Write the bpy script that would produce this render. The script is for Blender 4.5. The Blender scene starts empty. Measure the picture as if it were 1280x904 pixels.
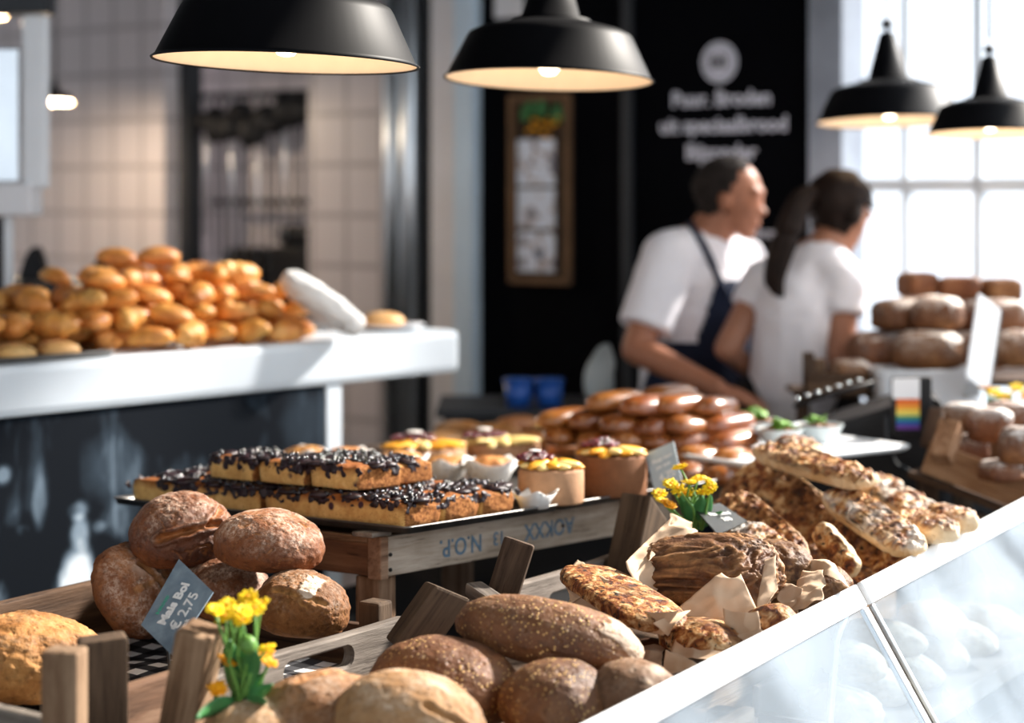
EXPOSURE, SKY, SUN, SUNDIR = 0.75, 1.25, 8.5, (5.2, 3.2, 4.0)
import bpy, bmesh, math, random
from mathutils import Vector, Matrix, noise, Euler
random.seed(7)
R = math.radians
F, HZ, CH = 2560.0, 240.0, 1.6           # focal length in pixels, row of the horizon, eye height
SC = bpy.context.scene
COL = SC.collection

def at(px, py, Y):
    """world point seen at a pixel, Y metres down the hall"""
    return Vector(((px-640)/F*Y, Y, CH-(py-HZ)/F*Y))
def hit(px, py, z):
    return at(px, py, F*(CH-z)/(py-HZ))
def T(u, v, z):                            # frame of the display table: u along it, v across
    return Vector((.52*u-.854*v, .854*u+.52*v, z))

# ------------------------------------------------------------------ objects
def wm(o):
    m = o.matrix_basis.copy()
    return (wm(o.parent) @ o.matrix_parent_inverse @ m) if o.parent else m
def adopt(child, parent):
    """child is in world space: hang it under parent without moving it"""
    child.parent = parent
    child.matrix_parent_inverse = wm(parent).inverted()
    return child
def tag(o, label=None, cat=None, group=None, kind=None):
    if label: o['label'] = label
    if cat: o['category'] = cat
    if group: o['group'] = group
    if kind: o['kind'] = kind
    return o
def root(name, loc, label, cat, group=None, M=None):
    o = bpy.data.objects.new(name, None); COL.objects.link(o)
    o.empty_display_size = .05
    if M is not None: o.matrix_basis = M
    else: o.location = loc
    return tag(o, label, cat, group)
def link(name, me, mats, parent=None, M=None, local=True):
    o = bpy.data.objects.new(name, me); COL.objects.link(o)
    if mats is not None:
        for m in (mats if isinstance(mats, (list, tuple)) else [mats]):
            me.materials.append(m)
    if M is not None: o.matrix_basis = M
    if parent is not None:
        if local: o.parent = parent
        else: adopt(o, parent)
    return o
def mesh(name, vs, fs, smooth=True, attrs=None):
    me = bpy.data.meshes.new(name)
    me.from_pydata([tuple(v) for v in vs], [], fs)
    me.polygons.foreach_set('use_smooth', [smooth]*len(me.polygons))
    for k, vals in (attrs or {}).items():
        a = me.attributes.new(k, 'FLOAT', 'POINT'); a.data.foreach_set('value', vals)
    me.update(); return me
def bm_mesh(name, bm, smooth=False):
    bmesh.ops.recalc_face_normals(bm, faces=bm.faces)
    me = bpy.data.meshes.new(name); bm.to_mesh(me); bm.free()
    me.polygons.foreach_set('use_smooth', [smooth]*len(me.polygons))
    return me
def copy_tree(o, parent=None):
    c = o.copy(); COL.objects.link(c)
    if parent is not None: c.parent = parent
    for ch in list(o.children): copy_tree(ch, c)
    return c
def frame(origin, x, up=Vector((0,0,1))):
    x = Vector(x).normalized(); y = Vector(up).cross(x).normalized(); z = x.cross(y)
    m = Matrix((x, y, z)).transposed().to_4x4(); m.translation = origin
    return m
def TR(loc, rot=(0,0,0), s=(1,1,1)):
    return Matrix.LocRotScale(Vector(loc), Euler([R(a) for a in rot]), Vector(s))

# ------------------------------------------------------------------ shapes into a bmesh
def box(bm, size, M=Matrix(), bev=0, seg=2):
    r = bmesh.ops.create_cube(bm, size=1, matrix=M @ Matrix.Diagonal((*size, 1)))
    if bev:
        es = list({e for v in r['verts'] for e in v.link_edges})
        bmesh.ops.bevel(bm, geom=es, offset=bev, segments=seg, affect='EDGES', profile=.6)
def lathe(bm, prof, n=32, M=Matrix(), cap0=False, cap1=False):
    rings = []
    for r, z in prof:
        rings.append([bm.verts.new(M @ Vector((r*math.cos(2*math.pi*i/n), r*math.sin(2*math.pi*i/n), z))) for i in range(n)])
    for a, b in zip(rings, rings[1:]):
        for i in range(n):
            bm.faces.new((a[i], a[(i+1) % n], b[(i+1) % n], b[i]))
    if cap0: bm.faces.new(rings[0][::-1])
    if cap1: bm.faces.new(rings[-1])
def tube(bm, pts, rad, n=8):
    pts = [Vector(p) for p in pts]
    if not isinstance(rad, (list, tuple)): rad = [rad]*len(pts)
    rings = []; ref = Vector((.31, .17, .93))
    for i, p in enumerate(pts):
        t = (pts[min(i+1, len(pts)-1)] - pts[max(i-1, 0)]).normalized()
        if abs(t.dot(ref)) > .97: ref = Vector((.9, .3, .1))
        a = t.cross(ref).normalized(); b = t.cross(a)
        rings.append([bm.verts.new(p + rad[i]*(a*math.cos(2*math.pi*k/n) + b*math.sin(2*math.pi*k/n))) for k in range(n)])
    for a, b in zip(rings, rings[1:]):
        for i in range(n): bm.faces.new((a[i], a[(i+1) % n], b[(i+1) % n], b[i]))
    bm.faces.new(rings[0][::-1]); bm.faces.new(rings[-1])
def ball(bm, c, r, sub=2, s=(1,1,1), rot=None):
    M = Matrix.Translation(c)
    if rot is not None: M = M @ rot.to_4x4()
    bmesh.ops.create_icosphere(bm, subdivisions=sub, radius=r, matrix=M @ Matrix.Diagonal((*s, 1)))
def cone(bm, p0, r0, p1, r1, n=14, ends=True):
    """tapered capsule"""
    p0, p1 = Vector(p0), Vector(p1); d = p1-p0
    M = frame(p0, d, Vector((.13,.27,.95)) if abs(d.normalized().z) < .9 else Vector((1,.1,0))) @ Matrix.Rotation(R(90), 4, 'Y')
    lathe(bm, [(r0, 0), (r1, d.length)], n, M, True, True)
    if ends:
        ball(bm, p0, r0, 2); ball(bm, p1, r1, 2)
def prism(bm, pts, th):
    """closed outline in x, z with thickness th in y"""
    a = [bm.verts.new((x, -th/2, z)) for x, z in pts]; b = [bm.verts.new((x, th/2, z)) for x, z in pts]
    bm.faces.new(a); bm.faces.new(b[::-1])
    for i in range(len(pts)):
        j = (i+1) % len(pts); bm.faces.new((a[j], a[i], b[i], b[j]))
def ring_plate(bm, outer, inner, th):
    n = len(outer); L = []
    for y in (-th/2, th/2):
        L.append(([bm.verts.new((x, y, z)) for x, z in outer], [bm.verts.new((x, y, z)) for x, z in inner]))
    for i in range(n):
        j = (i+1) % n
        for o, k in L: bm.faces.new((o[i], o[j], k[j], k[i]))
        for q in (0, 1): bm.faces.new((L[0][q][i], L[0][q][j], L[1][q][j], L[1][q][i]))
def rect_bowl(bm, w, d, prof, rc=.01, n=4):
    """rectangular dish: loops of a rounded rectangle at (inset, z)"""
    loops = []
    for ins, z in prof:
        a, b, r = w/2-ins, d/2-ins, max(rc-ins*.2, .002); lp = []
        for cx, cy, a0 in ((a-r, b-r, 0), (-a+r, b-r, 90), (-a+r, -b+r, 180), (a-r, -b+r, 270)):
            for k in range(n+1):
                t = R(a0+90*k/n); lp.append(bm.verts.new((cx+r*math.cos(t), cy+r*math.sin(t), z)))
        loops.append(lp)
    m = len(loops[0])
    for A, B in zip(loops, loops[1:]):
        for i in range(m): bm.faces.new((A[i], A[(i+1) % m], B[(i+1) % m], B[i]))
    bm.faces.new(loops[0]); bm.faces.new(loops[-1])
def obj_box(name, size, M, mat, parent=None, bev=.003, local=False):
    bm = bmesh.new(); box(bm, size, Matrix(), min(bev, min(size)*.4))
    return link(name, bm_mesh(name, bm), mat, parent, M, local)
_ico = {}
def ico(sub):
    if sub not in _ico:
        bm = bmesh.new(); bmesh.ops.create_icosphere(bm, subdivisions=sub, radius=1)
        bm.verts.ensure_lookup_table()
        _ico[sub] = ([v.co.copy() for v in bm.verts], [tuple(v.index for v in f.verts) for f in bm.faces]); bm.free()
    return _ico[sub]
def nz(p, f, s=0): return noise.noise(Vector((p[0]*f+s*7.3, p[1]*f-s*3.1, p[2]*f+s*1.7)))
def sstep(a, b, x):
    t = max(0, min(1, (x-a)/(b-a))); return t*t*(3-2*t)
def segd(p, a, b):
    ab = b-a; t = max(0, min(1, (p-a).dot(ab)/ab.dot(ab))); return (p-(a+ab*t).normalized()).length, t, ab

def loaf_mesh(name, size, seed, sub=5, ex=(1, 1, 1), under=.55, amp=.05, fine=.02, grooves=(), patches=(), ridge=0, flour=.3, bend=0, taper=0, flat=None, crack=.0):
    """bread: a superellipsoid with a flat base, lumpy crust, cuts that opened in the oven and floury patches"""
    V, Fc = ico(sub); vs = []; fl = []; sc = []
    lx, ly, lz = [a/2 for a in size]
    for p in V:
        q = Vector([math.copysign(abs(c)**e, c) for c, e in zip(p, ex)])
        d = amp*nz(p, 1.7, seed) + amp*.6*nz(p, 3.6, seed+5) + fine*nz(p, 9, seed+9) + fine*.6*nz(p, 21, seed+3)
        f = flour*sstep(-.2, .9, p.z)*(.6+.8*nz(p, 2.3, seed+21)); s = 0
        for (a, b, w, dep) in grooves:
            wig = .09*nz(p, 5, seed+33)
            k, t, ab = segd(p, Vector(a).normalized(), Vector(b).normalized()); k += wig*.6
            prof = 1-sstep(0, w, k)
            side = ab.cross(p).dot(p-Vector(a).normalized())
            d += -dep*prof + dep*.7*math.exp(-((k-w*1.25)/(w*.5))**2)
            s = max(s, 1-sstep(w*.45, w*1.1, k)); f *= 1-.8*s
        for (c, ra, rb, tilt, val) in patches:
            c = Vector(c).normalized(); xa = Vector((0,0,1)).cross(c)
            xa = (xa.normalized() if xa.length > .05 else Vector((1,0,0))); ya = c.cross(xa)
            if tilt: xa, ya = xa*math.cos(tilt)+ya*math.sin(tilt), ya*math.cos(tilt)-xa*math.sin(tilt)
            e = max(abs(p.dot(xa))/ra, abs(p.dot(ya))/rb) + .22*nz(p, 7, seed+44)
            if p.dot(c) > 0:
                m = 1-sstep(.86, 1.0, e); f = max(f, val*m); d += .015*m
        if crack and p.z > -.5:
            w = p + Vector((nz(p, 3, seed+60), nz(p, 3, seed+61), nz(p, 3, seed+62)))*.22
            c1 = abs(noise.noise(w*2.6+Vector((seed*.37, 0, 0)))); m1 = sstep(-.1, .25, noise.noise(p*1.3+Vector((0, seed*.61, 0))))
            k1 = (1-sstep(.0, .07, c1))*m1; d -= crack*k1; s = max(s, .75*k1); f *= 1-.6*k1
        if ridge:
            w = p + Vector((nz(p, 2.2, seed+50), nz(p, 2.2, seed+51), nz(p, 2.2, seed+52)))*.28
            r1 = 1-abs(noise.noise(Vector((w.x*1.5+seed, w.y*3, w.z*4.2))))*2.2; r2 = 1-abs(noise.noise(Vector((w.x*4+seed, w.y*7, w.z*10))))*2.2
            d += ridge*(.75*r1+.4*r2-.6); s = max(s, sstep(.45, .95, .7*r1+.3*r2))  # ridge crests take the lighter score colour, crevices stay dark
            f *= .5
        d += 1
        x, y, z = q.x*lx*d, q.y*ly*d, q.z*lz*d
        if taper: 
            k = 1-taper*abs(p.x)**2; y *= k; z *= k
        if z < 0:
            z = -lz*under*math.tanh(-z/(lz*under)*.95)*1.08
        if bend: y += bend*(x*x)/lx
        vs.append((x, y, z)); fl.append(f); sc.append(s)
    return mesh(name, vs, Fc, True, {'flour': fl, 'score': sc})
def loaf(name, size, loc, rot, mat, seed, label, cat='bread', group=None, M=None, **kw):
    me = loaf_mesh(name, size, seed, **kw)
    return tag(link(name, me, mat, None, M if M is not None else TR(loc, rot)), label, cat, group)
def sheet(name, f, nu, nv, mat, parent=None, th=.0006, local=False):
    vs = [f(i/nu, j/nv) for j in range(nv+1) for i in range(nu+1)]
    fs = [(j*(nu+1)+i, j*(nu+1)+i+1, (j+1)*(nu+1)+i+1, (j+1)*(nu+1)+i) for j in range(nv) for i in range(nu)]
    o = link(name, mesh(name, vs, fs, True), mat, parent, None, local)
    m = o.modifiers.new('thickness', 'SOLIDIFY'); m.thickness = th; m.offset = 0
    return o
def paper(name, c, mat, parent, bulge=(0,0,0), crum=.008, seed=0, nu=26, nv=26):
    a, b, d, e = [Vector(x) for x in c]; bl = Vector(bulge)
    nrm = (b-a).cross(d-a).normalized()
    def f(s, t):
        p = a*(1-s)*(1-t)+b*s*(1-t)+d*(1-s)*t+e*s*t + bl*(4*s*(1-s)*(.4+.6*t))
        q = p*14 + Vector((seed*3.1, seed*1.7, 0))
        k = (1-2*abs(noise.noise(q))) + .6*(1-2*abs(noise.noise(q*2.1))) + .25*noise.noise(q*5)
        return p + nrm*crum*(k-.6)
    return sheet(name, f, nu, nv, mat, parent)
def text(name, body, size, mat, parent, M, bold=0, ext=.0004, align='CENTER'):
    cu = bpy.data.curves.new(name, 'FONT'); cu.body = body; cu.size = size; cu.extrude = ext; cu.offset = bold
    cu.align_x = align; cu.align_y = 'CENTER'; cu.resolution_u = 3
    t = bpy.data.objects.new('tmp', cu); COL.objects.link(t)
    dg = bpy.context.evaluated_depsgraph_get(); me = bpy.data.meshes.new_from_object(t.evaluated_get(dg))
    bpy.data.objects.remove(t); me.materials.clear(); me.name = name
    return link(name, me, mat, parent, M, False)
def remeshed(name, bm, voxel, smooth=4):
    me = bm_mesh(name, bm)
    t = bpy.data.objects.new('tmp', me); COL.objects.link(t)
    m = t.modifiers.new('r', 'REMESH'); m.mode = 'VOXEL'; m.voxel_size = voxel; m.use_smooth_shade = True
    s = t.modifiers.new('s', 'SMOOTH'); s.factor = .5; s.iterations = smooth
    dg = bpy.context.evaluated_depsgraph_get(); out = bpy.data.meshes.new_from_object(t.evaluated_get(dg))
    bpy.data.objects.remove(t); out.name = name
    out.polygons.foreach_set('use_smooth', [True]*len(out.polygons))
    return out
def shell(name, src, pred, off, mat, parent, th=.004, lump=0):
    """a garment or hair: the part of a surface where pred holds, lifted off it"""
    fs = [p for p in src.polygons if pred(p.center)]
    idx = {}; vs = []; out = []
    for p in fs:
        q = []
        for i in p.vertices:
            if i not in idx:
                idx[i] = len(vs); v = src.vertices[i]
                k = off + (lump*noise.noise(v.co*38) + lump*noise.noise(v.co*90)*.5 if lump else 0)
                vs.append(v.co + v.normal*k)
            q.append(idx[i])
        out.append(q)
    o = link(name, mesh(name, vs, out, True), mat, parent, None, False)
    m = o.modifiers.new('thickness', 'SOLIDIFY'); m.thickness = th; m.offset = -1
    return o
# ------------------------------------------------------------------ materials
class N:
    def __init__(s, name):
        s.m = bpy.data.materials.new(name); s.m.use_nodes = True; s.t = s.m.node_tree
        s.b = s.t.nodes['Principled BSDF']; s.out = s.t.nodes['Material Output']
        s.tc = None
    def n(s, typ, **kw):
        x = s.t.nodes.new(typ)
        for k, v in kw.items(): setattr(x, k, v)
        return x
    def l(s, a, b): s.t.links.new(a, b)
    def obj(s, scale=(1,1,1), rot=(0,0,0), rnd=False):
        if not s.tc: s.tc = s.n('ShaderNodeTexCoord')
        mp = s.n('ShaderNodeMapping'); mp.inputs['Scale'].default_value = scale
        mp.inputs['Rotation'].default_value = [R(a) for a in rot]
        s.l(s.tc.outputs['Object'], mp.inputs['Vector'])
        if rnd:
            oi = s.n('ShaderNodeObjectInfo'); mm = s.n('ShaderNodeMath', operation='MULTIPLY'); mm.inputs[1].default_value = 37
            s.l(oi.outputs['Random'], mm.inputs[0]); s.l(mm.outputs[0], mp.inputs['Location'])
        return mp.outputs[0]
    def noise(s, vec, scale, detail=4, rough=.55, dist=0):
        x = s.n('ShaderNodeTexNoise'); x.inputs['Scale'].default_value = scale; x.inputs['Detail'].default_value = detail
        x.inputs['Roughness'].default_value = rough; x.inputs['Distortion'].default_value = dist
        s.l(vec, x.inputs['Vector']); return x.outputs['Fac']
    def voro(s, vec, scale, feat='F1', out='Distance'):
        x = s.n('ShaderNodeTexVoronoi', feature=feat); x.inputs['Scale'].default_value = scale
        s.l(vec, x.inputs['Vector']); return x.outputs[out]
    def ramp(s, fac, stops, interp='LINEAR'):
        x = s.n('ShaderNodeValToRGB'); e = x.color_ramp.elements; x.color_ramp.interpolation = interp
        while len(e) < len(stops): e.new(.5)
        for a, (p, c) in zip(e, stops):
            a.position = p; a.color = (*c, 1) if len(c) == 3 else c
        s.l(fac, x.inputs[0]); return x.outputs[0]
    def val(s, fac, a, b, lo=0, hi=1):
        x = s.n('ShaderNodeMapRange'); x.clamp = True
        for i, v in enumerate((a, b, lo, hi)): x.inputs[1+i].default_value = v
        s.l(fac, x.inputs[0]); return x.outputs[0]
    def math(s, op, a, b=None):
        x = s.n('ShaderNodeMath', operation=op)
        for i, v in enumerate((a, b)):
            if v is None: continue
            if isinstance(v, (int, float)): x.inputs[i].default_value = v
            else: s.l(v, x.inputs[i])
        return x.outputs[0]
    def mix(s, fac, a, b, blend='MIX'):
        x = s.n('ShaderNodeMix', data_type='RGBA', blend_type=blend)
        for i, v in ((0, fac), (6, a), (7, b)):
            if isinstance(v, (int, float)): x.inputs[i].default_value = v
            elif isinstance(v, tuple): x.inputs[i].default_value = (*v, 1)
            else: s.l(v, x.inputs[i])
        return x.outputs[2]
    def attr(s, name):
        x = s.n('ShaderNodeAttribute'); x.attribute_name = name; return x.outputs['Fac']
    def bump(s, h, strength=.4, dist=.004):
        x = s.n('ShaderNodeBump'); x.inputs['Strength'].default_value = strength; x.inputs['Distance'].default_value = dist
        s.l(h, x.inputs['Height']); s.l(x.outputs[0], s.b.inputs['Normal'])
    def vary(s, col, v=.18, h=.012):
        oi = s.n('ShaderNodeObjectInfo'); hs = s.n('ShaderNodeHueSaturation')
        s.l(s.val(oi.outputs['Random'], 0, 1, 1-v, 1+v), hs.inputs['Value'])
        s.l(s.val(s.math('FRACT', s.math('MULTIPLY', oi.outputs['Random'], 7.3)), 0, 1, .5-h, .5+h), hs.inputs['Hue'])
        s.l(col, hs.inputs['Color']); return hs.outputs[0]
    def done(s, col, rough=.6, spec=.3, metal=0, coat=0):
        if isinstance(col, tuple): s.b.inputs['Base Color'].default_value = (*col, 1)
        elif col is not None: s.l(col, s.b.inputs['Base Color'])
        if isinstance(rough, (int, float)): s.b.inputs['Roughness'].default_value = rough
        else: s.l(rough, s.b.inputs['Roughness'])
        s.b.inputs['Specular IOR Level'].default_value = spec; s.b.inputs['Metallic'].default_value = metal
        s.b.inputs['Coat Weight'].default_value = coat; s.b.inputs['Coat Roughness'].default_value = .15
        return s.m
def plain(name, col, rough=.6, spec=.3, metal=0, coat=0, mott=.12, sc=6, bump=0):
    k = N(name); v = k.obj()
    n = k.noise(v, sc, 5)
    c = k.ramp(n, [(.3, tuple(x*(1-mott) for x in col)), (.7, tuple(min(1, x*(1+mott)) for x in col))])
    if bump: k.bump(k.noise(v, sc*8, 4), bump, .003)
    return k.done(c, rough, spec, metal, coat)
def bread_mat(name, dark, mid, light, flour=(.78,.66,.52), fl=1.0, score=None, ns=9, rough=.75, spec=.25, grain=0, graincol=(.75,.5,.18), coat=0, bump=.6, pores=.5):
    k = N(name); v = k.obj(rnd=True)
    n = k.noise(v, ns, 6, .62)
    col = k.ramp(n, [(.3, dark), (.5, mid), (.72, light)])
    fine = k.noise(v, 95, 3, .6)
    col = k.mix(k.val(fine, .5, .75, 0, .55), col, tuple(x*.42 for x in dark))
    if score:
        sc = k.mix(k.val(k.noise(v, 45, 4, .7), .38, .6), tuple(x*.5 for x in score), score)
        col = k.mix(k.attr('score'), col, sc)
    h = k.math('ADD', k.math('MULTIPLY', k.noise(v, 34, 5, .65), 1.0), k.math('MULTIPLY', fine, .45))
    if fl:
        mott = k.math('MULTIPLY', k.val(k.noise(v, 19, 6, .75), .40, .66), k.val(k.noise(v, 150, 3, .75), .42, .58, .12, 1))
        f = k.math('MULTIPLY', k.math('MINIMUM', k.math('MULTIPLY', k.attr('flour'), fl), 1.0), k.math('ADD', mott, .03))
        f2 = k.math('MAXIMUM', f, k.math('MULTIPLY', k.val(k.attr('flour'), .55, .95), k.val(fine, .3, .6, .65, .95)))
        col = k.mix(f2, col, flour)
    if grain:
        vd = k.n('ShaderNodeTexVoronoi'); vd.inputs['Scale'].default_value = 170; k.l(v, vd.inputs['Vector'])
        pick = k.val(vd.outputs['Color'], 1-grain-.08, 1-grain)
        g = k.math('MULTIPLY', k.val(vd.outputs['Distance'], .34, .26), pick)
        g = k.math('MULTIPLY', g, k.val(k.noise(v, 11, 3), .4, .55, .15, 1))
        col = k.mix(g, col, graincol); h = k.math('ADD', h, k.math('MULTIPLY', g, .8))
    col = k.vary(col, .12, .006)
    pr = k.val(k.voro(v, 60), .0, .25, 0, pores)
    k.bump(k.math('ADD', h, pr), bump, .005)
    return k.done(col, rough, spec, 0, coat)
def wood_mat(name, cols, rough=.8, axis=0, sc=1):
    k = N(name); s = [22*sc]*3; s[axis] = 1.6*sc
    v = k.obj(tuple(s), rnd=True)
    n = k.noise(v, 1.6, 6, .65, .6); n2 = k.noise(v, 6, 4, .7)
    big = k.noise(k.obj((3,3,3), rnd=True), 2.5, 4)
    f = k.math('ADD', k.math('MULTIPLY', n, .6), k.math('ADD', k.math('MULTIPLY', n2, .2), k.math('MULTIPLY', big, .25)))
    c = k.ramp(f, [(.36, cols[0]), (.5, cols[1]), (.66, cols[2])])
    crack = k.val(n2, .33, .4, .35, 1)
    c = k.mix(1.0, c, k.ramp(crack, [(0, (.2,.17,.15)), (1, (1,1,1))]), 'MULTIPLY')
    c = k.vary(c, .2, .006)
    k.bump(k.math('ADD', n, n2), .5, .004)
    return k.done(c, rough, .25)

M = {}
M['boule'] = bread_mat('rye crust', (.065,.02,.006), (.2,.07,.02), (.38,.16,.052), (.78,.63,.5), 1.9, (.42,.19,.06), 9, bump=.9)
M['boule_dark'] = bread_mat('dark rye crust', (.04,.012,.004), (.135,.042,.011), (.28,.105,.03), (.74,.58,.44), 1.8, (.36,.14,.035), 9, .6, .35, bump=.9)
M['golden'] = bread_mat('golden crust', (.16,.055,.012), (.36,.145,.038), (.54,.27,.09), (.72,.58,.42), .8, (.5,.26,.1), 11, bump=.9)
M['floury'] = bread_mat('floury crust', (.17,.07,.022), (.33,.165,.07), (.48,.28,.14), (.74,.6,.47), 1.5, (.44,.2,.07), 7, bump=.7)
M['seeded'] = bread_mat('grain crusted dark bread', (.06,.02,.007), (.165,.066,.022), (.3,.145,.056), (.55,.42,.31), .8, None, 9, .6, .4, .55, (.78,.5,.18), bump=.9)
M['seeded_pale'] = bread_mat('dusty brown crust', (.11,.055,.025), (.22,.12,.06), (.33,.2,.11), (.5,.4,.3), .7, None, 8, .7, .3, .15, (.6,.42,.22))
M['pale_loaf'] = bread_mat('white floured crust', (.3,.2,.12), (.44,.33,.23), (.56,.46,.37), (.66,.61,.55), 1.1, (.5,.3,.15), 6, bump=.4)
M['croissant'] = bread_mat('croissant pastry', (.42,.13,.022), (.74,.31,.065), (.9,.52,.17), (.95,.7,.4), .4, None, 14, .45, .4, bump=.5)
M['bun_pale'] = bread_mat('pale pastry', (.6,.29,.085), (.78,.44,.16), (.88,.58,.27), (.9,.7,.5), .3, None, 8, .5, .35, bump=.3)
M['brioche'] = bread_mat('glazed brioche', (.11,.026,.005), (.26,.078,.016), (.42,.16,.04), (.6,.35,.15), .0, None, 8, .3, .5, coat=.6, bump=.16, pores=.1)
M['roll'] = bread_mat('soft roll crust', (.25,.085,.02), (.42,.165,.045), (.56,.27,.09), (.7,.5,.3), .3, None, 6, .4, .4, coat=.2, bump=.2)
M['rye_block'] = bread_mat('dark rye block', (.07,.022,.008), (.17,.065,.024), (.29,.13,.05), (.88,.84,.8), 2.4, None, 12, .75, .25, bump=.9)
M['ridged'] = bread_mat('dark cheese crust', (.03,.011,.004), (.1,.038,.011), (.2,.09,.03), (.6,.45,.3), .5, (.36,.185,.07), 16, .6, .35, bump=1)
def pizza(name, dk):
    k = N(name); v = k.obj(rnd=True)
    n = k.noise(v, 48, 4, .65, .5)
    c = k.ramp(n, [(.34+dk, (.012,.005,.003)), (.42+dk, (.13,.028,.008)), (.49+dk, (.27,.085,.02)), (.56+dk, (.47,.23,.075)), (.68+dk, (.74,.53,.3))])
    big = k.noise(v, 14, 4, .6); c = k.mix(k.val(big, .46-dk, .6-dk, 0, .8), c, k.mix(k.val(n, .4, .6), (.05,.016,.006), (.22,.085,.025)))
    c = k.mix(k.val(k.noise(v, 75, 3), .58, .66), c, (.02,.009,.006))
    # dough shows on the flanks
    pale = k.mix(k.val(k.noise(v, 20, 4), .35, .65), (.62,.4,.2), (.82,.65,.43))
    c = k.mix(k.attr('score'), c, pale)
    fl = k.math('MULTIPLY', k.attr('flour'), k.val(k.noise(v, 30, 4), .42, .6))
    c = k.mix(fl, c, (.86,.8,.72))
    k.bump(k.math('ADD', n, k.noise(v, 70, 4)), .9, .006)
    return k.done(c, .55, .35)
M['pizza'] = pizza('cheese and tomato topping', -.035)
M['pizza_dark'] = pizza('darker cheese topping', .0)  # same topping with its colour ramp shifted darker
W1 = ((.042,.022,.012), (.15,.083,.047), (.3,.195,.125))
M['wood'] = wood_mat('weathered crate wood', W1)
M['wood_z'] = wood_mat('weathered post wood', W1, axis=2)
M['wood_grey'] = wood_mat('grey weathered wood', ((.05,.04,.032), (.15,.125,.105), (.3,.26,.22)))
M['wood_dark'] = wood_mat('dark stained wood', ((.025,.014,.008), (.065,.036,.02), (.12,.07,.04)))
M['wood_dark_z'] = wood_mat('dark post wood', ((.02,.012,.008), (.06,.036,.022), (.12,.076,.048)), axis=2)
M['wood_tan'] = wood_mat('lit brown crate wood', ((.1,.05,.025), (.28,.15,.075), (.42,.26,.15)))  # brown brightened to stand for the light on the plank
M['wood_pale'] = wood_mat('pale printed crate wood', ((.1,.07,.045), (.34,.265,.2), (.55,.46,.38)))
M['wood_red'] = wood_mat('reddish crate wood', ((.05,.022,.01), (.14,.066,.032), (.25,.135,.07)))  # darkened to stand for the shade on the printed crate's end
def checks():
    k = N('gingham cloth'); v = k.obj((1,1,1), (0,0,0))
    sp = k.n('ShaderNodeSeparateXYZ'); k.l(v, sp.inputs[0])
    def st(o): return k.math('GREATER_THAN', k.math('FRACT', k.math('MULTIPLY', o, 19.0)), .5)
    s = k.math('ADD', st(sp.outputs[0]), st(sp.outputs[1]))
    c = k.ramp(k.math('DIVIDE', s, 2), [(0, (.92,.9,.87)), (.3, (.055,.055,.06)), (.8, (.012,.012,.014))], 'CONSTANT')
    k.bump(k.noise(k.obj(), 900, 1), .15, .001)
    return k.done(c, .85, .15)
M['gingham'] = checks()
def slate(name, a, b):
    k = N(name); n = k.noise(k.obj(), 22, 5, .6, .5)
    return k.done(k.ramp(n, [(.3, a), (.7, b)]), .35, .4)
M['slate'] = slate('wiped slate card', (.13,.18,.23), (.28,.36,.42))
M['slate_pale'] = slate('pale slate card', (.4,.49,.54), (.55,.63,.67))
M['slate_dark'] = slate('black card', (.01,.012,.012), (.03,.033,.03))
M['chalk'] = plain('white chalk ink', (.85,.86,.85), .8)
M['green_ink'] = plain('green ink', (.1,.42,.3), .8)
M['blue_ink'] = plain('faded blue stencil ink', (.1,.16,.22), .85, mott=.4, sc=60)
M['dark_ink'] = plain('dark stencil ink', (.02,.015,.01), .85)
M['petal'] = plain('yellow petals', (.86,.6,.008), .55, mott=.18, sc=30)
M['petal_orange'] = plain('orange petals', (.85,.36,.006), .55, mott=.2, sc=30)
M['stem'] = plain('green stems', (.12,.26,.05), .5, mott=.2, sc=30)
M['leaf'] = plain('green leaves', (.045,.17,.05), .45, mott=.3, sc=20)
M['kraft'] = plain('kraft paper', (.58,.42,.29), .7, .2, mott=.12, sc=14, bump=.15)
M['white_paper'] = plain('white baking paper', (.78,.76,.73), .7, .2, mott=.05)
M['tray'] = plain('worn steel baking tray', (.13,.125,.12), .38, .5, .85, mott=.35, sc=18)
M['steel'] = plain('brushed stainless steel', (.62,.66,.7), .28, .5, .9, mott=.1)
M['enamel'] = plain('black enamel', (.0035,.0035,.0045), .5, .12, coat=.0, mott=.05)
M['enamel_in'] = plain('cream enamel lining', (.82,.68,.52), .45, .3, mott=.03)
M['cord'] = plain('black cable', (.01,.01,.01), .5)
M['white_lacquer'] = plain('white lacquered board', (.68,.74,.79), .35, .4, mott=.03)
M['white_paint'] = plain('white painted metal', (.82,.85,.88), .35, .4, mott=.03)
M['white_plastic'] = plain('white plastic', (.78,.78,.8), .4, .4, mott=.03)
M['black_plastic'] = plain('black plastic', (.008,.008,.01), .5, .3, mott=.1)
M['black_wall'] = plain('matt black wall paint', (.0018,.002,.0032), .9, .05, mott=.2)
M['black_trim'] = plain('dark metal trim', (.03,.033,.038), .5, .3)
M['lettering'] = plain('white wall lettering', (.72,.72,.8), .7, mott=.03)
M['blue_trim'] = plain('pale blue painted trim', (.66,.8,.92), .5, mott=.05)
M['pilaster'] = plain('off white plaster', (.84,.81,.82), .7, mott=.05)
M['grey_frame'] = plain('grey window frame', (.3,.33,.38), .45, .4, mott=.3, sc=3)
M['wall_light_blocker'] = plain('grey light blocker', (.42,.42,.43), .9, mott=.1)  # for the added light blocking wall behind the viewer
M['floor'] = plain('dark concrete floor', (.055,.052,.05), .7, mott=.3, sc=3)
M['ceiling'] = plain('dark ceiling paint', (.05,.05,.055), .9, mott=.1)
M['tabletop'] = plain('black table cloth', (.01,.01,.011), .85, .15)
M['linen'] = plain('grey brown linen', (.17,.135,.115), .9, .1, mott=.25, sc=8, bump=.3)
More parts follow.
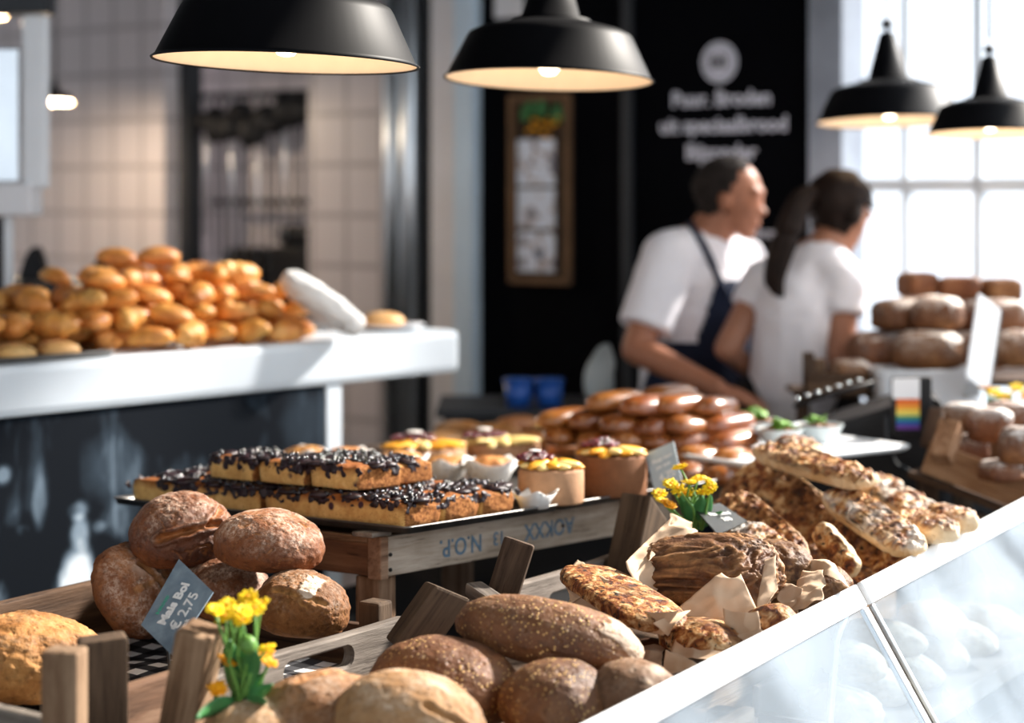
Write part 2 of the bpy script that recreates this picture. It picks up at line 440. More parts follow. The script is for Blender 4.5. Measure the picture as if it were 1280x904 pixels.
M['berry'] = plain('dark blueberries', (.005,.005,.012), .22, .5, coat=.4, mott=.5, sc=60)
M['jam'] = plain('baked berry jam', (.016,.006,.009), .35, .4, mott=.6, sc=40, bump=.4)
M['currant'] = plain('red berries', (.13,.006,.012), .2, .5, coat=.4, mott=.5, sc=80)
M['mango'] = plain('mango slices', (.86,.4,.03), .4, .4, coat=.2, mott=.2, sc=20)
M['melon'] = plain('pale fruit slices', (.88,.66,.26), .4, .4, mott=.2, sc=20)
M['biscuit'] = plain('biscuit cake side', (.42,.235,.13), .75, .2, mott=.16, sc=40, bump=.4)
M['choco_side'] = plain('brown cake side', (.2,.085,.038), .75, .2, mott=.16, sc=40, bump=.4)
M['ceramic'] = plain('grey glazed bowl', (.42,.47,.48), .3, .4)
M['salad'] = plain('salad leaves', (.13,.3,.03), .5, mott=.5, sc=40)
M['bean'] = plain('dressed beans', (.22,.09,.04), .45, mott=.5, sc=50)
M['blue_plastic'] = plain('blue plastic', (.02,.1,.42), .3, .5)
M['tshirt'] = plain('white cotton', (.8,.78,.82), .85, .15, mott=.04, sc=5)
M['apron'] = plain('navy apron cloth', (.012,.018,.04), .8, .2, mott=.2)
M['trousers'] = plain('black trousers', (.012,.012,.014), .85, .15)
M['shoe'] = plain('black shoe leather', (.012,.012,.012), .5)
M['skin'] = plain('tanned skin', (.36,.15,.085), .5, .35, mott=.1, sc=8)
M['skin_fair'] = plain('skin', (.36,.165,.1), .5, .35, mott=.1, sc=8)
M['hair_grey'] = plain('short greying hair', (.022,.017,.015), .8, .12, mott=.5, sc=60)
M['hair_dark'] = plain('dark brown hair', (.012,.006,.004), .65, .15, mott=.4, sc=40)
M['board_wood'] = plain('brown board frame', (.16,.085,.04), .6, mott=.3, sc=8)
M['cork'] = plain('dark cork panel', (.05,.032,.02), .9, mott=.3, sc=30)
def card_print():
    k = N('printed card'); v = k.obj((1,1,1), rnd=True); n = k.noise(v, 24, 3)
    return k.done(k.ramp(n, [(.36, (.1,.15,.26)), (.44, (.6,.5,.46)), (.5, (.8,.86,.97))]), .6)
M['card'] = card_print()
def tiles():
    k = N('wall tiles'); v = k.obj((1,1,1), (90,0,0))
    b = k.n('ShaderNodeTexBrick'); b.offset = 0; k.l(v, b.inputs['Vector'])
    b.inputs['Scale'].default_value = 1; b.inputs['Brick Width'].default_value = .165; b.inputs['Row Height'].default_value = .185
    b.inputs['Mortar Size'].default_value = .012; b.inputs['Mortar Smooth'].default_value = .2
    b.inputs['Color1'].default_value = (.66,.61,.62,1); b.inputs['Color2'].default_value = (.7,.64,.65,1); b.inputs['Mortar'].default_value = (.46,.42,.43,1)
    return k.done(b.outputs['Color'], .35, .4)
M['tiles'] = tiles()
def crumb():
    k = N('yellow sponge'); v = k.obj(rnd=True)
    sp = k.n('ShaderNodeSeparateXYZ'); k.l(k.obj(), sp.inputs[0])
    c = k.ramp(k.noise(v, 40, 5, .7), [(.3, (.5,.25,.07)), (.6, (.7,.43,.15)), (.8, (.8,.58,.3))])
    top = k.val(k.math('ADD', sp.outputs[2], k.math('MULTIPLY', k.noise(v, 22, 3), .02)), .036, .05)
    c = k.mix(top, c, (.26,.085,.02))
    c = k.mix(k.val(k.voro(v, 120), .18, .1, 0, .7), c, (.33,.14,.04))
    blue = k.math('MULTIPLY', k.val(k.voro(v, 34), .26, .2), k.val(k.noise(v, 14, 2), .5, .56))
    c = k.mix(blue, c, (.05,.02,.03))
    k.bump(k.noise(v, 130, 4, .7), .7, .004)
    return k.done(c, .8, .2)
M['sponge'] = crumb()
def crumb_cut():
    k = N('browned sponge edge'); v = k.obj(rnd=True)
    c = k.ramp(k.noise(v, 150, 4, .7), [(.32, (.1,.03,.008)), (.5, (.27,.1,.027)), (.7, (.44,.2,.066))])
    k.bump(k.noise(v, 170, 4, .75), .9, .004)
    return k.done(c, .85, .15)
M['sponge_edge'] = crumb_cut()
def glassy(name, HAZE):
    k = N(name); t = k.t
    v = k.obj(rnd=True); n = k.noise(v, 3.2, 4, .5, .4); st = k.noise(k.obj((2,2,26), (0,25,0)), 3, 3)
    haze = k.val(k.math('ADD', k.math('MULTIPLY', n, .75), k.math('MULTIPLY', st, .25)), .35, .62, HAZE[0], HAZE[1])  # whitish haze mixed in to stand for the sky's reflection
    tr = k.n('ShaderNodeBsdfTransparent'); tr.inputs[0].default_value = (.88,.95,1,1)
    df = k.n('ShaderNodeBsdfDiffuse'); df.inputs[0].default_value = (.8,.9,1,1)
    tl = k.n('ShaderNodeBsdfTranslucent'); tl.inputs[0].default_value = (.82,.91,1,1)
    m0 = k.n('ShaderNodeMixShader'); m0.inputs[0].default_value = .45; k.l(df.outputs[0], m0.inputs[1]); k.l(tl.outputs[0], m0.inputs[2])
    m1 = k.n('ShaderNodeMixShader'); k.l(haze, m1.inputs[0]); k.l(tr.outputs[0], m1.inputs[1]); k.l(m0.outputs[0], m1.inputs[2])
    gl = k.n('ShaderNodeBsdfGlossy'); gl.inputs['Roughness'].default_value = .06
    fr = k.n('ShaderNodeFresnel'); fr.inputs[0].default_value = 1.5
    m2 = k.n('ShaderNodeMixShader'); ge = k.n('ShaderNodeNewGeometry'); k.l(k.math('MULTIPLY', fr.outputs[0], k.math('SUBTRACT', 1.0, ge.outputs['Backfacing'])), m2.inputs[0]); k.l(m1.outputs[0], m2.inputs[1]); k.l(gl.outputs[0], m2.inputs[2])
    k.l(m2.outputs[0], k.out.inputs['Surface']); return k.m
HAZE = (.3, .6)
M['glass'] = glassy('painted-haze display glass', (.07, .3))
M['glass_clear'] = glassy('lightly painted-haze display glass', (.0, .27))
def acrylic():
    k = N('white acrylic sheet'); tl = k.n('ShaderNodeBsdfTranslucent'); tl.inputs[0].default_value = (.85,.88,.92,1)
    m = k.n('ShaderNodeMixShader'); m.inputs[0].default_value = .5; k.done((.85,.88,.92), .4); k.l(k.b.outputs[0], m.inputs[1]); k.l(tl.outputs[0], m.inputs[2])
    k.l(m.outputs[0], k.out.inputs['Surface']); return k.m
M['acrylic'] = acrylic()
def clear():
    k = N('clear window glass')
    tr = k.n('ShaderNodeBsdfTransparent'); tr.inputs[0].default_value = (.97,.98,1,1)
    gl = k.n('ShaderNodeBsdfGlossy'); gl.inputs['Roughness'].default_value = .02
    m = k.n('ShaderNodeMixShader'); m.inputs[0].default_value = .04
    k.l(tr.outputs[0], m.inputs[1]); k.l(gl.outputs[0], m.inputs[2]); k.l(m.outputs[0], k.out.inputs['Surface']); return k.m
M['window'] = clear()
def bulb():
    k = N('lit bulb'); k.b.inputs['Emission Color'].default_value = (1,.8,.55,1); k.b.inputs['Emission Strength'].default_value = 4
    return k.done((1,.9,.75), .4)
M['bulb'] = bulb()
# ------------------------------------------------------------------ camera and light
cd = bpy.data.cameras.new('camera'); cam = bpy.data.objects.new('camera', cd); COL.objects.link(cam)
cam.location = (0, 0, CH); cam.rotation_euler = (R(90), 0, 0)
cd.sensor_width = 36; cd.lens = 72; cd.shift_y = -(452-HZ)/1280
cd.dof.use_dof = True; cd.dof.focus_distance = 3.15; cd.dof.aperture_fstop = 2.1; cd.dof.aperture_blades = 0
SC.camera = cam
SC.view_settings.view_transform = 'Standard'; SC.view_settings.look = 'None'
SC.view_settings.gamma = 1; SC.view_settings.exposure = EXPOSURE; SC.view_settings.use_curve_mapping = False
w = bpy.data.worlds.new('overcast daylight'); SC.world = w; w.use_nodes = True
w.node_tree.nodes['Background'].inputs[0].default_value = (.86, .93, 1, 1)
w.node_tree.nodes['Background'].inputs[1].default_value = SKY
def lamp(name, typ, loc, energy, col, **kw):
    l = bpy.data.lights.new(name, typ); l.energy = energy; l.color = col
    for k, v in kw.items(): setattr(l, k, v)
    o = bpy.data.objects.new(name, l); COL.objects.link(o); o.location = loc; return o
sun = lamp('sun', 'SUN', (4, 4, 6), SUN, (1, .93, .84), angle=R(3))
sun.rotation_euler = (Vector((0,0,0))-Vector(SUNDIR)).to_track_quat('-Z', 'Y').to_euler()

# ------------------------------------------------------------------ the hall
W0, WD, WN = Vector((.935, 6.3, 0)), Vector((-.8, .6, 0)), Vector((-.6, -.8, 0))
def Wp(s, z, off=0): return W0 + WD*s + WN*off + Vector((0,0,z))
def ws(px):
    k = (px-640)/F; return (.935-6.3*k)/(.8+.6*k)
def Y_of(s): return 6.3+.6*s
WALLM = Matrix((-WD, -WN, Vector((0,0,1)))).transposed().to_4x4()    # local x to the viewer's right, -y to the viewer
def wall_box(name, s0, s1, z0, z1, off0, off1, mat, kind='structure', parent=None, bev=.002):
    c = Wp((s0+s1)/2, (z0+z1)/2, (off0+off1)/2); Mx = WALLM.copy(); Mx.translation = c
    o = obj_box(name, (abs(s1-s0), abs(off1-off0), z1-z0), Mx, mat, parent, bev)
    return tag(o, kind=kind) if kind else o
def setting(o, label): return tag(o, label, kind='structure')
setting(obj_box('floor', (16, 16, .1), TR((0, 4, -.05)), M['floor'], bev=.001), 'dark concrete floor of the bakery hall')
H = 3.4
sB0, sB1 = ws(1020), ws(601)
setting(wall_box('wall_back', sB0, sB1, 0, H, 0, -.12, M['black_wall']), 'matt black wall with white lettering behind the two people')
setting(wall_box('trim_1', ws(792), ws(780), 0, H, .02, .0, M['black_trim']), 'slim grey strip dividing the black wall')
setting(wall_box('trim_2', ws(601), ws(578), 0, H, .05, -.12, M['blue_trim']), 'pale blue painted strip beside the black wall')
setting(wall_box('trim_3', ws(578), ws(545), 0, H, .03, -.12, M['pilaster']), 'off white plaster pilaster beside the blue strip')
sT0, sT1, sT2, sT3 = ws(482), ws(385), ws(205), ws(-420)
setting(wall_box('wall_tiled', sT0, sT1, 0, H, 0, -.12, M['tiles']), 'pinkish tiled wall between utensil niche and steel column')
setting(wall_box('wall_left', sT2, sT3, 0, H, 0, -.12, M['tiles']), 'tiled wall behind the pastry counter, warmly lit by a lamp')
setting(wall_box('wall_niche', sT1-.1, sT2+.7, 0, H, -.42, -.5, M['tiles']), 'tiled back of the niche with hanging utensils')
col = wall_box('column_steel', sT0, ws(545), 0, H, .0, -.12, M['black_trim'], None)
setting(col, 'dark recess holding the shiny steel pipes')
for px0, px1 in ((508, 528), (488, 502)):
    s = (ws(px0)+ws(px1))/2; r = abs(ws(px0)-ws(px1))/2
    bm = bmesh.new(); lathe(bm, [(r, 0), (r, H)], 28, Matrix.Translation(Wp(s, 0, .03)), True, True)
    link('steel_pipe', bm_mesh('steel_pipe', bm, True), M['steel'], col, None, False)
# window to the right of the black wall
win = setting(wall_box('window_1', ws(1062), sB0, 0, H, .05, -.1, M['grey_frame']), 'tall bright shop window with grey frame at the end of the black wall')
s9 = -1.05
wall_box('window_sill', ws(1062), s9, 0, .95, .02, -.1, M['white_lacquer'], None, win)
wall_box('head', ws(1062), s9, 3.15, H, .02, -.1, M['white_lacquer'], None, win)
for i, (a, b, z0, z1) in enumerate(((ws(1134), ws(1126), .95, 3.15), (ws(1226), ws(1216), .95, 3.15), (-1.01, -1.05, .95, 3.15),)):
    wall_box('mullion', a, b, z0, z1, 0, -.05, M['white_lacquer'], None, win)
wall_box('transom', ws(1062), s9, 1.6, 1.64, 0, -.05, M['white_lacquer'], None, win)
wall_box('pane', ws(1062), s9, .95, 3.15, -.02, -.026, M['window'], None, win)
cl = setting(obj_box('ceiling', (6.6, 12.5, .1), TR((-1.7, 3.1, H+.05)), M['ceiling']), 'dark ceiling the lamps hang from')  # unseen; extended back over the viewer to keep out skylight
setting(obj_box('wall_side', (.1, 9, H), TR((-4.3, 4.5, H/2)), M['pilaster']), 'plain side wall beyond the pastry counter')

setting(obj_box('wall_light_blocker', (3.6, .1, H), TR((1.4, -2.6, H/2)), M['wall_light_blocker']), 'added wall behind the viewer, out of view, holding back frontal daylight')  # unseen blocker, added to cut the frontal fill light
# wall sign: round emblem and three lines
sc_ = ws(900); Yc = Y_of(sc_)
def zpx(py, Y): return CH-(py-HZ)/F*Y
sg = root('wall_sign', Wp(sc_, zpx(130, Yc), .004), 'white round emblem above three lines of white lettering on black wall', 'sign')
def on_wall(px, py, off=.006):
    s = ws(px); Mx = WALLM @ Matrix.Rotation(R(90), 4, 'X'); Mx = Mx.copy(); Mx.translation = Wp(s, zpx(py, Y_of(s)), off); return Mx
bm = bmesh.new(); re = .066
lathe(bm, [(re*.0+.0001, 0), (re, 0), (re, .004), (.0001, .004)], 40, Matrix())
link('emblem_disc', bm_mesh('emblem_disc', bm), M['lettering'], sg, on_wall(900, 78, .002), False)
text('emblem_letter', 'BB', .058, M['black_wall'], sg, on_wall(899, 78, .0075), .001)
bm = bmesh.new(); lathe(bm, [(re*.78, .0), (re*.78, .0015), (re*.86, .0015), (re*.86, 0), (re*.78, 0)], 40)
link('emblem_ring', bm_mesh('emblem_ring', bm), M['grey_frame'], sg, on_wall(900, 78, .0062), False)
text('lettering', 'Puur. Broden', .068, M['lettering'], sg, on_wall(902, 124), .0022)
text('lettering', 'uit speciaalbrood', .068, M['lettering'], sg, on_wall(904, 157), .0022)
text('lettering', 'Bijzonder', .068, M['lettering'], sg, on_wall(902, 191), .0022)
text('lettering', 'brood', .05, M['lettering'], sg, on_wall(968, 292), .0016)

# notice board with cards and yellow flowers
s0, s1 = ws(641), ws(717); sm = (s0+s1)/2; Yb = Y_of(sm)
nb = root('notice_board', Wp(sm, zpx(355, Yb), 0), 'narrow brown framed board with pale cards hung on the black wall', 'notice board')
z0, z1 = zpx(355, Yb), zpx(118, Yb)
wall_box('panel', s0, s1, z0, z1, .012, .001, M['cork'], None, nb)
for a, b, c, d in ((s0, s0-.02, z0, z1), (s1+.02, s1, z0, z1), (s0-.02, s1+.02, z0, z0+.022), (s0-.02, s1+.02, z1-.022, z1)):
    wall_box('frame', a, b, c, d, .03, .0125, M['board_wood'], None, nb)
for i, (ya, yb) in enumerate(((174, 232), (236, 286), (290, 340))):
    wall_box('card', ws(650), ws(697), zpx(yb, Yb), zpx(ya, Yb), .017, .0125, M['card'], None, nb)
bm = bmesh.new()
for i in range(16):
    ball(bm, Wp(ws(random.uniform(668, 708)), zpx(random.uniform(148, 172), Yb), random.uniform(.02, .05)), random.uniform(.007, .013), 2, (1, 1, .6))
tag(link('yellow_blossoms', bm_mesh('yellow_blossoms', bm, True), M['petal_orange'], nb, None, False), kind='stuff')
bm = bmesh.new()
for i in range(14):
    p = Wp(ws(random.uniform(660, 706)), zpx(random.uniform(126, 152), Yb), random.uniform(.02, .04))
    ball(bm, p, .014, 2, (1, .5, 1.3))
tag(link('leaf_spray', bm_mesh('leaf_spray', bm, True), M['leaf'], nb, None, False), kind='stuff')

# white card hanging at the top of the black wall
pc = wall_box('paper_notice', ws(619), ws(655), zpx(22, 7), zpx(-30, 7), .006, .001, M['white_plastic'], None)
tag(pc, 'small white notice high on black wall behind the second lamp', 'notice')

# utensils in the niche
rk = root('utensil_rail', Wp((sT1+sT2)/2, 2.05, -.2), 'dark steel rail across the tiled niche', 'rail')
for s in (sT1+.02, sT2-.02):
    wall_box('upright', s-.03, s+.03, 0, H, -.08, -.16, M['black_trim'], None, rk)
for z, of in ((1.98, -.19), (1.56, -.25)):
    wall_box('rod', sT1, sT2, z-.012, z+.012, of, of-.02, M['black_trim'], None, rk)
kinds = ['ladle', 'whisk', 'spatula', 'skimmer']
names = {'ladle': 'dark ladle', 'whisk': 'dark wire whisk', 'spatula': 'dark flat spatula', 'skimmer': 'dark round skimmer'}
ords = ['first', 'second', 'third', 'fourth', 'fifth', 'sixth', 'seventh', 'eighth', 'ninth', 'tenth', 'eleventh', 'twelfth', 'thirteenth', 'fourteenth', 'fifteenth', 'sixteenth', 'seventeenth', 'eighteenth', 'nineteenth', 'twentieth', 'twenty-first', 'twenty-second', 'twenty-third', 'twenty-fourth']
nU = 13
for i in range(nU):
    s = sT2-.1-(sT2-sT1-.2)*i/(nU-1); L = .55+.22*random.random(); kd = kinds[i % 4]
    top = 1.98-.0 if True else 0
    u = root('hanging_'+kd, Wp(s, top-L, -.13), f'{names[kd]} hung head-up in the niche, {ords[i]} of {nU} from the pastry heap peak', 'utensil', 'utensils hanging in the niche')
    bm = bmesh.new(); tube(bm, [Wp(s, top-.0, -.13), Wp(s+.004, top-L*.5, -.133), Wp(s, top-L, -.13)], .0055, 7)
    link('handle', bm_mesh('handle', bm, True), M['steel'] if i % 3 == 0 else M['black_trim'], u, None, False)
    bm = bmesh.new(); c = Wp(s, top-.06-.1*random.random(), -.13)
    ball(bm, c, .05, 2, {'ladle': (1.1,.8,.8), 'whisk': (.9,.9,1.6), 'spatula': (.9,.3,1.3), 'skimmer': (1.2,.35,1.2)}[kd])
    link('head', bm_mesh('head', bm, True), M['black_plastic'], u, None, False)
for i, (px, w_, za, zb) in enumerate(((325, 88, 1.05, 1.47), (245, 50, 1.05, 1.38))):
    s = ws(px); d = w_/F*Y_of(s)/2*1.2
    b = root('dough_mixer' if i == 0 else 'coffee_grinder', Wp(s, za, -.2), ['squat black machine standing in the niche beside the steel upright', 'slim black machine standing in the niche behind the heap peak'][i], 'machine')
    wall_box('body', s-d, s+d, za, zb-.08, -.2, -.4, M['black_plastic'], None, b, .02)
    wall_box('top_housing', s-d*.7, s+d*.8, zb-.08, zb, -.22, -.38, M['black_plastic'], None, b, .03)
setting(wall_box('trim_4', sT1, sT2, .0, 1.05, -.05, -.42, M['black_trim']), 'dark cupboard front closing the bottom of the niche')
# pair of round knobs on the upright
for k, py in enumerate((234, 257)):
    bm = bmesh.new(); lathe(bm, [(.0001, 0), (.024, 0), (.027, .01), (.02, .022), (.0001, .024)], 24)
    o = link('dial', bm_mesh('dial', bm, True), M['steel'], rk, on_wall(378, py, -.075), False)

# ------------------------------------------------------------------ left counter
C0 = Vector((-1.057, 4.23, 0)); CD = Vector((.632, .775, 0)); CN = Vector((-.775, .632, 0))
def Cp(t, w, z): return C0 + CD*t + CN*w + Vector((0,0,z))
def ct(px):
    k = (px-640)/F; return (k*4.23+1.057)/(.632-.775*k)
CM = Matrix((CD, CN, Vector((0,0,1)))).transposed().to_4x4()
def cbox(name, t0, t1, w0, w1, z0, z1, mat, parent=None, bev=.003):
    Mx = CM.copy(); Mx.translation = Cp((t0+t1)/2, (w0+w1)/2, (z0+z1)/2)
    return obj_box(name, (t1-t0, w1-w0, z1-z0), Mx, mat, parent, bev)
tE = 1.457; CT = 1.24
ctr = root('pastry_counter', Cp(.4, .3, 0), 'long white counter with a photo printed front, heaped with golden pastries', 'counter')
cbox('countertop', -.75, tE, 0, .66, CT-.111, CT, M['white_lacquer'], ctr, .018)
cbox('leg', ct(412), ct(431), .01, .05, 0, CT-.112, M['white_lacquer'], ctr)
cbox('leg', ct(412), ct(431), .6, .64, 0, CT-.112, M['white_lacquer'], ctr)
def mural():
    k = N('black and white photo print'); v = k.obj()
    n = k.noise(k.obj((9, 1, 1.6)), 2.2, 5, .6, .3); n2 = k.noise(k.obj((1,1,1)), 9, 4, .6)
    c = k.math('ADD', k.val(n, .5, .78, 0, .34), k.val(n2, .6, .85, 0, .1))
    def fig(px, py, rx, rz, a, soft=.55):
        t = ct(px); Y = 4.23+.775*t; z = CH-(py-HZ)/F*Y
        mp = k.n('ShaderNodeMapping'); k.l(k.tc.outputs['Object'], mp.inputs['Vector'])
        sx, sz = F/Y/rx*.63, F/Y/rz
        mp.inputs['Scale'].default_value = (sx, 0, sz); mp.inputs['Location'].default_value = (-(t-mt)*sx, 0, -(z-mz)*sz)
        ln = k.n('ShaderNodeVectorMath', operation='LENGTH'); k.l(mp.outputs[0], ln.inputs[0])
        return k.math('MULTIPLY', k.val(k.math('ADD', ln.outputs['Value'], k.math('MULTIPLY', k.math('SUBTRACT', n2, .5), .9)), 1.1, soft), a)
    for f in ((103, 722, 20, 48, 1.0), (104, 668, 13, 24, .62), (101, 640, 13, 14, .5), (55, 628, 9, 55, .38), (148, 585, 34, 48, .26), (8, 595, 10, 14, .5),
              (22, 660, 10, 40, .22), (34, 664, 8, 9, .4), (75, 735, 10, 26, .35), (150, 655, 18, 30, .3), (128, 660, 8, 10, .35), (320, 520, 10, 30, .14), (385, 530, 26, 44, .13), (10, 740, 8, 20, .3), (232, 600, 14, 30, .12)):
        c = k.math('ADD', c, fig(*f))
    for f in ((30, 700, 22, 60, .5), (66, 700, 12, 70, .4), (140, 700, 18, 40, .35), (215, 520, 40, 50, .5), (85, 610, 14, 90, .3), (290, 540, 40, 40, .4)):
        c = k.math('SUBTRACT', c, fig(*f))
    return k.done(k.ramp(c, [(0, (.0035,.006,.010)), (.25, (.03,.045,.062)), (.6, (.22,.29,.36)), (1, (.78,.86,.92))]), .7, .08)
mt, mz = (-.7+ct(412))/2, (CT-.112)/2
M['mural'] = mural()
cbox('front_panel', -.7, ct(412)-.001, .012, .03, .002, CT-.112, M['mural'], ctr)
# pastries
def croissant_mesh(seed):
    rnd = random.Random(seed); bm = bmesh.new(); pts = []; rad = []; n = 17
    for i in range(n):
        a = -1+2*i/(n-1); th = a*1.25
        pts.append((.052*math.sin(th), .05*(1-math.cos(th))-.02, .002*math.cos(i*2.4)))
        base = .026*max(.0, 1-abs(a)**2.1)**.62+.004
        rad.append(base*(1+.10*math.cos(i*math.pi*.66)))
    tube(bm, pts, rad, 14); me = bm_mesh('croissant', bm, True)
    for v in me.vertices:
        p = v.co*1; k = .003*nz(p*30, 1, seed); v.co += Vector((k, -k, k*.6)); v.co.z *= .95
    a = me.attributes.new('flour', 'FLOAT', 'POINT'); a.data.foreach_set('value', [0]*len(me.vertices)); return me
past = [croissant_mesh(i) for i in range(3)]
past += [loaf_mesh('pastry_bun', (.098, .062, .05), 40+i, 3, amp=.08, fine=.03, flour=.1) for i in range(3)]
for m_ in past: m_.materials.append(M['croissant'])
buns = [loaf_mesh('pale_bun', (.1, .056, .038), 60+i, 3, amp=.05, fine=.02, flour=.2, grooves=(((-.7,0,.6),(.7,0,.6),.12,.05),)) for i in range(2)]
for m_ in buns: m_.materials.append(M['bun_pale'])
def hp(t):      # how high the heap stands along the counter
    return .035+.055*sstep(-.2, .35, t)+.09*math.exp(-((t-.62)/.2)**2)+.03*math.exp(-((t-.95)/.1)**2)
rnd = random.Random(5); placed = 0; lay = 0; z = CT+.026
while lay < 5:
    rows = 0
    w = .055+.05*lay
    while w < .52-.035*lay:
        t = -.42+.03*rnd.random() + (.045 if rows % 2 else 0)
        cnt = 0
        while t < 1.06-.03*lay:
            ok = (z-CT-.03) < hp(t)*(.55+.45*min(1, w/.2)) or lay == 0
            if lay == 0 and t < .36 and w < .2: ok = False            # room for the tray of pale buns
            if t > .97 and w < .1: ok = False
            if ok:
                k = rnd.randrange(6); me = past[k]
                o = link('croissant' if k < 3 else 'pastry_bun', me, None, None, TR(Cp(t, w+rnd.uniform(-.01,.01), z+rnd.uniform(-.002,.006)), (rnd.uniform(-14,14), rnd.uniform(-14,14), rnd.uniform(0,360)), [rnd.uniform(.9,1.12)]*3))
                nm = 'curved golden croissant' if k < 3 else 'oval golden pastry'
                if lay == 0 and w < .08: lb, g = f'{nm} along the front edge of the heap, {ords[min(cnt,23)]} from its shadowed end', 'pastries along the counter front edge'
                elif lay >= 3: lb, g = f'{nm} at the very top of the heap on the white counter', 'pastries topping the heap'
                elif w > .3: lb, g = f'{nm} on the far side of the heap toward the tiled wall', 'pastries on the far side of the heap'
                else: lb, g = f'{nm} in the middle of the heap on the white counter', 'pastries in the middle of the heap'
                if k >= 3: g = g.replace('pastries', 'oval pastries')
                tag(o, lb, 'pastry', g); placed += 1; cnt += 1
            t += .106
        w += .09; rows += 1
    z += .043; lay += 1
trb = bmesh.new(); rect_bowl(trb, .66, .17, [(0, .012), (0, .0135), (.006, .0135), (.008, .003), (.008, .0)], .02)
Mx = CM.copy(); Mx.translation = Cp(.0, .1, CT+.0005)
tag(link('bun_tray', bm_mesh('bun_tray', trb, True), M['tray'], None, Mx), 'low dark tray of pale buns on the white counter', 'tray')
i = 0
for r_ in range(2):
    for c_ in range(5):
        t = -.27+c_*.118+.04*r_; wv = .06+.07*r_
        Mx = CM @ Matrix.Rotation(R(rnd.uniform(-9, 9)), 4, 'Z'); Mx.translation = Cp(t, wv, CT+.017)
        o = link('pale_bun', buns[i % 2], None, None, Mx); i += 1
        tag(o, f'pale split bun on the low tray, {ords[4-c_]} from the croissants in its {"front" if r_ == 0 else "back"} row', 'bun', 'pale buns on the counter tray')
# white paper bag leaning on the heap, a bun on a plate at the counter's end
a, b = at(366, 358, 4.95), at(440, 410, 4.98)
bm = bmesh.new()
ax = (b-a); 
L = ax.length
V, Fc = ico(4); vs = []
for p in V:
    q = Vector([math.copysign(abs(c)**.7, c) for c in p]); k = 1+.05*nz(p, 3, 4)
    vs.append((q.x*L*.66*k, q.y*.07*k, q.z*.036*k+.01*nz(p, 5, 2)))
sb = link('paper_bag', mesh('paper_bag', vs, Fc), M['white_paper'], None, frame((a+b)/2+Vector((0,0,.01)), ax))
tag(sb, 'long white paper bag leaning against the pastry heap', 'bag')
pl = bmesh.new(); lathe(pl, [(.0001, 0), (.06, 0), (.1, .012), (.102, .014), (.1, .0145), (.06, .004), (.0001, .004)], 40)
pos = Cp(1.335, .15, CT+.0005)
tag(link('glass_plate', bm_mesh('glass_plate', pl, True), M['white_plastic'], None, TR(pos)), 'flat white plate at the end of the pastry counter', 'plate')
loaf('round_bun', (.12, .11, .05), pos+Vector((-.01,0,.021)), (0,0,30), M['bun_pale'], 91, 'single pale bun on the white plate at the counter end', 'bun', sub=4)

# appliance at the far left: steel column, white box and thin leg
ap = root('slicing_machine', at(25, 470, 5.4), 'tall steel machine with a bright column standing at the counter end', 'machine')
def abox(name, x0, x1, y0, y1, Y, dep, mat, bev=.004):
    a, b = at(x0, y1, Y), at(x1, y0, Y)
    return obj_box(name, (b.x-a.x, dep, b.z-a.z), TR(((a.x+b.x)/2, Y+dep/2, (a.z+b.z)/2)), mat, ap, bev)
abox('column', 26, 57, 18, 236, 5.3, .06, M['white_paint'], .012)
abox('side_window', -60, 24, 60, 228, 5.36, .05, M['steel'])
abox('control_box', -60, 38, 229, 270, 5.28, .14, M['white_plastic'], .008)
abox('leg', 4, 14, 271, 390, 5.36, .03, M['white_paint'])
abox('back_plate', -60, 60, -40, 16, 5.34, .1, M['black_trim'])
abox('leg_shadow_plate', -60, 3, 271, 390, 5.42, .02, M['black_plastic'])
# worktop behind the heap
bt = root('back_worktop', at(100, 380, 6.2), 'low black worktop against the tiled wall', 'worktop')
a, b = at(-60, 375, 6.0), at(205, 362, 6.0)
obj_box('worktop', (b.x-a.x, .35, .05), TR(((a.x+b.x)/2, 6.2, 1.31)), M['black_trim'], bt)
obj_box('cupboard', (b.x-a.x-.04, .3, 1.284), TR(((a.x+b.x)/2, 6.2, .642)), M['black_plastic'], bt)
for k, (px, w_, h_, lb) in enumerate(((130, 36, 34, 'small dark paper sack standing on the worktop beside the heap'), (42, 34, 42, 'dark leaning sack on the worktop beside the thin machine leg'))):
    c = at(px, 364, 6.15); bm = bmesh.new()
    ww, hh = w_/F*6.15, h_/F*6.15
    prism(bm, [(-ww/2, 0), (ww/2, 0), (ww*.42, hh*.5), (ww*.22, hh), (-ww*.05, hh*.96), (-ww*.3, hh*.55)], .07)
    bmesh.ops.bevel(bm, geom=list(bm.edges), offset=.006, segments=2, affect='EDGES')
    tag(link('paper_sack', bm_mesh('paper_sack', bm), M['black_plastic'], None, TR((c.x, 6.15, 1.3365))), lb, 'sack')

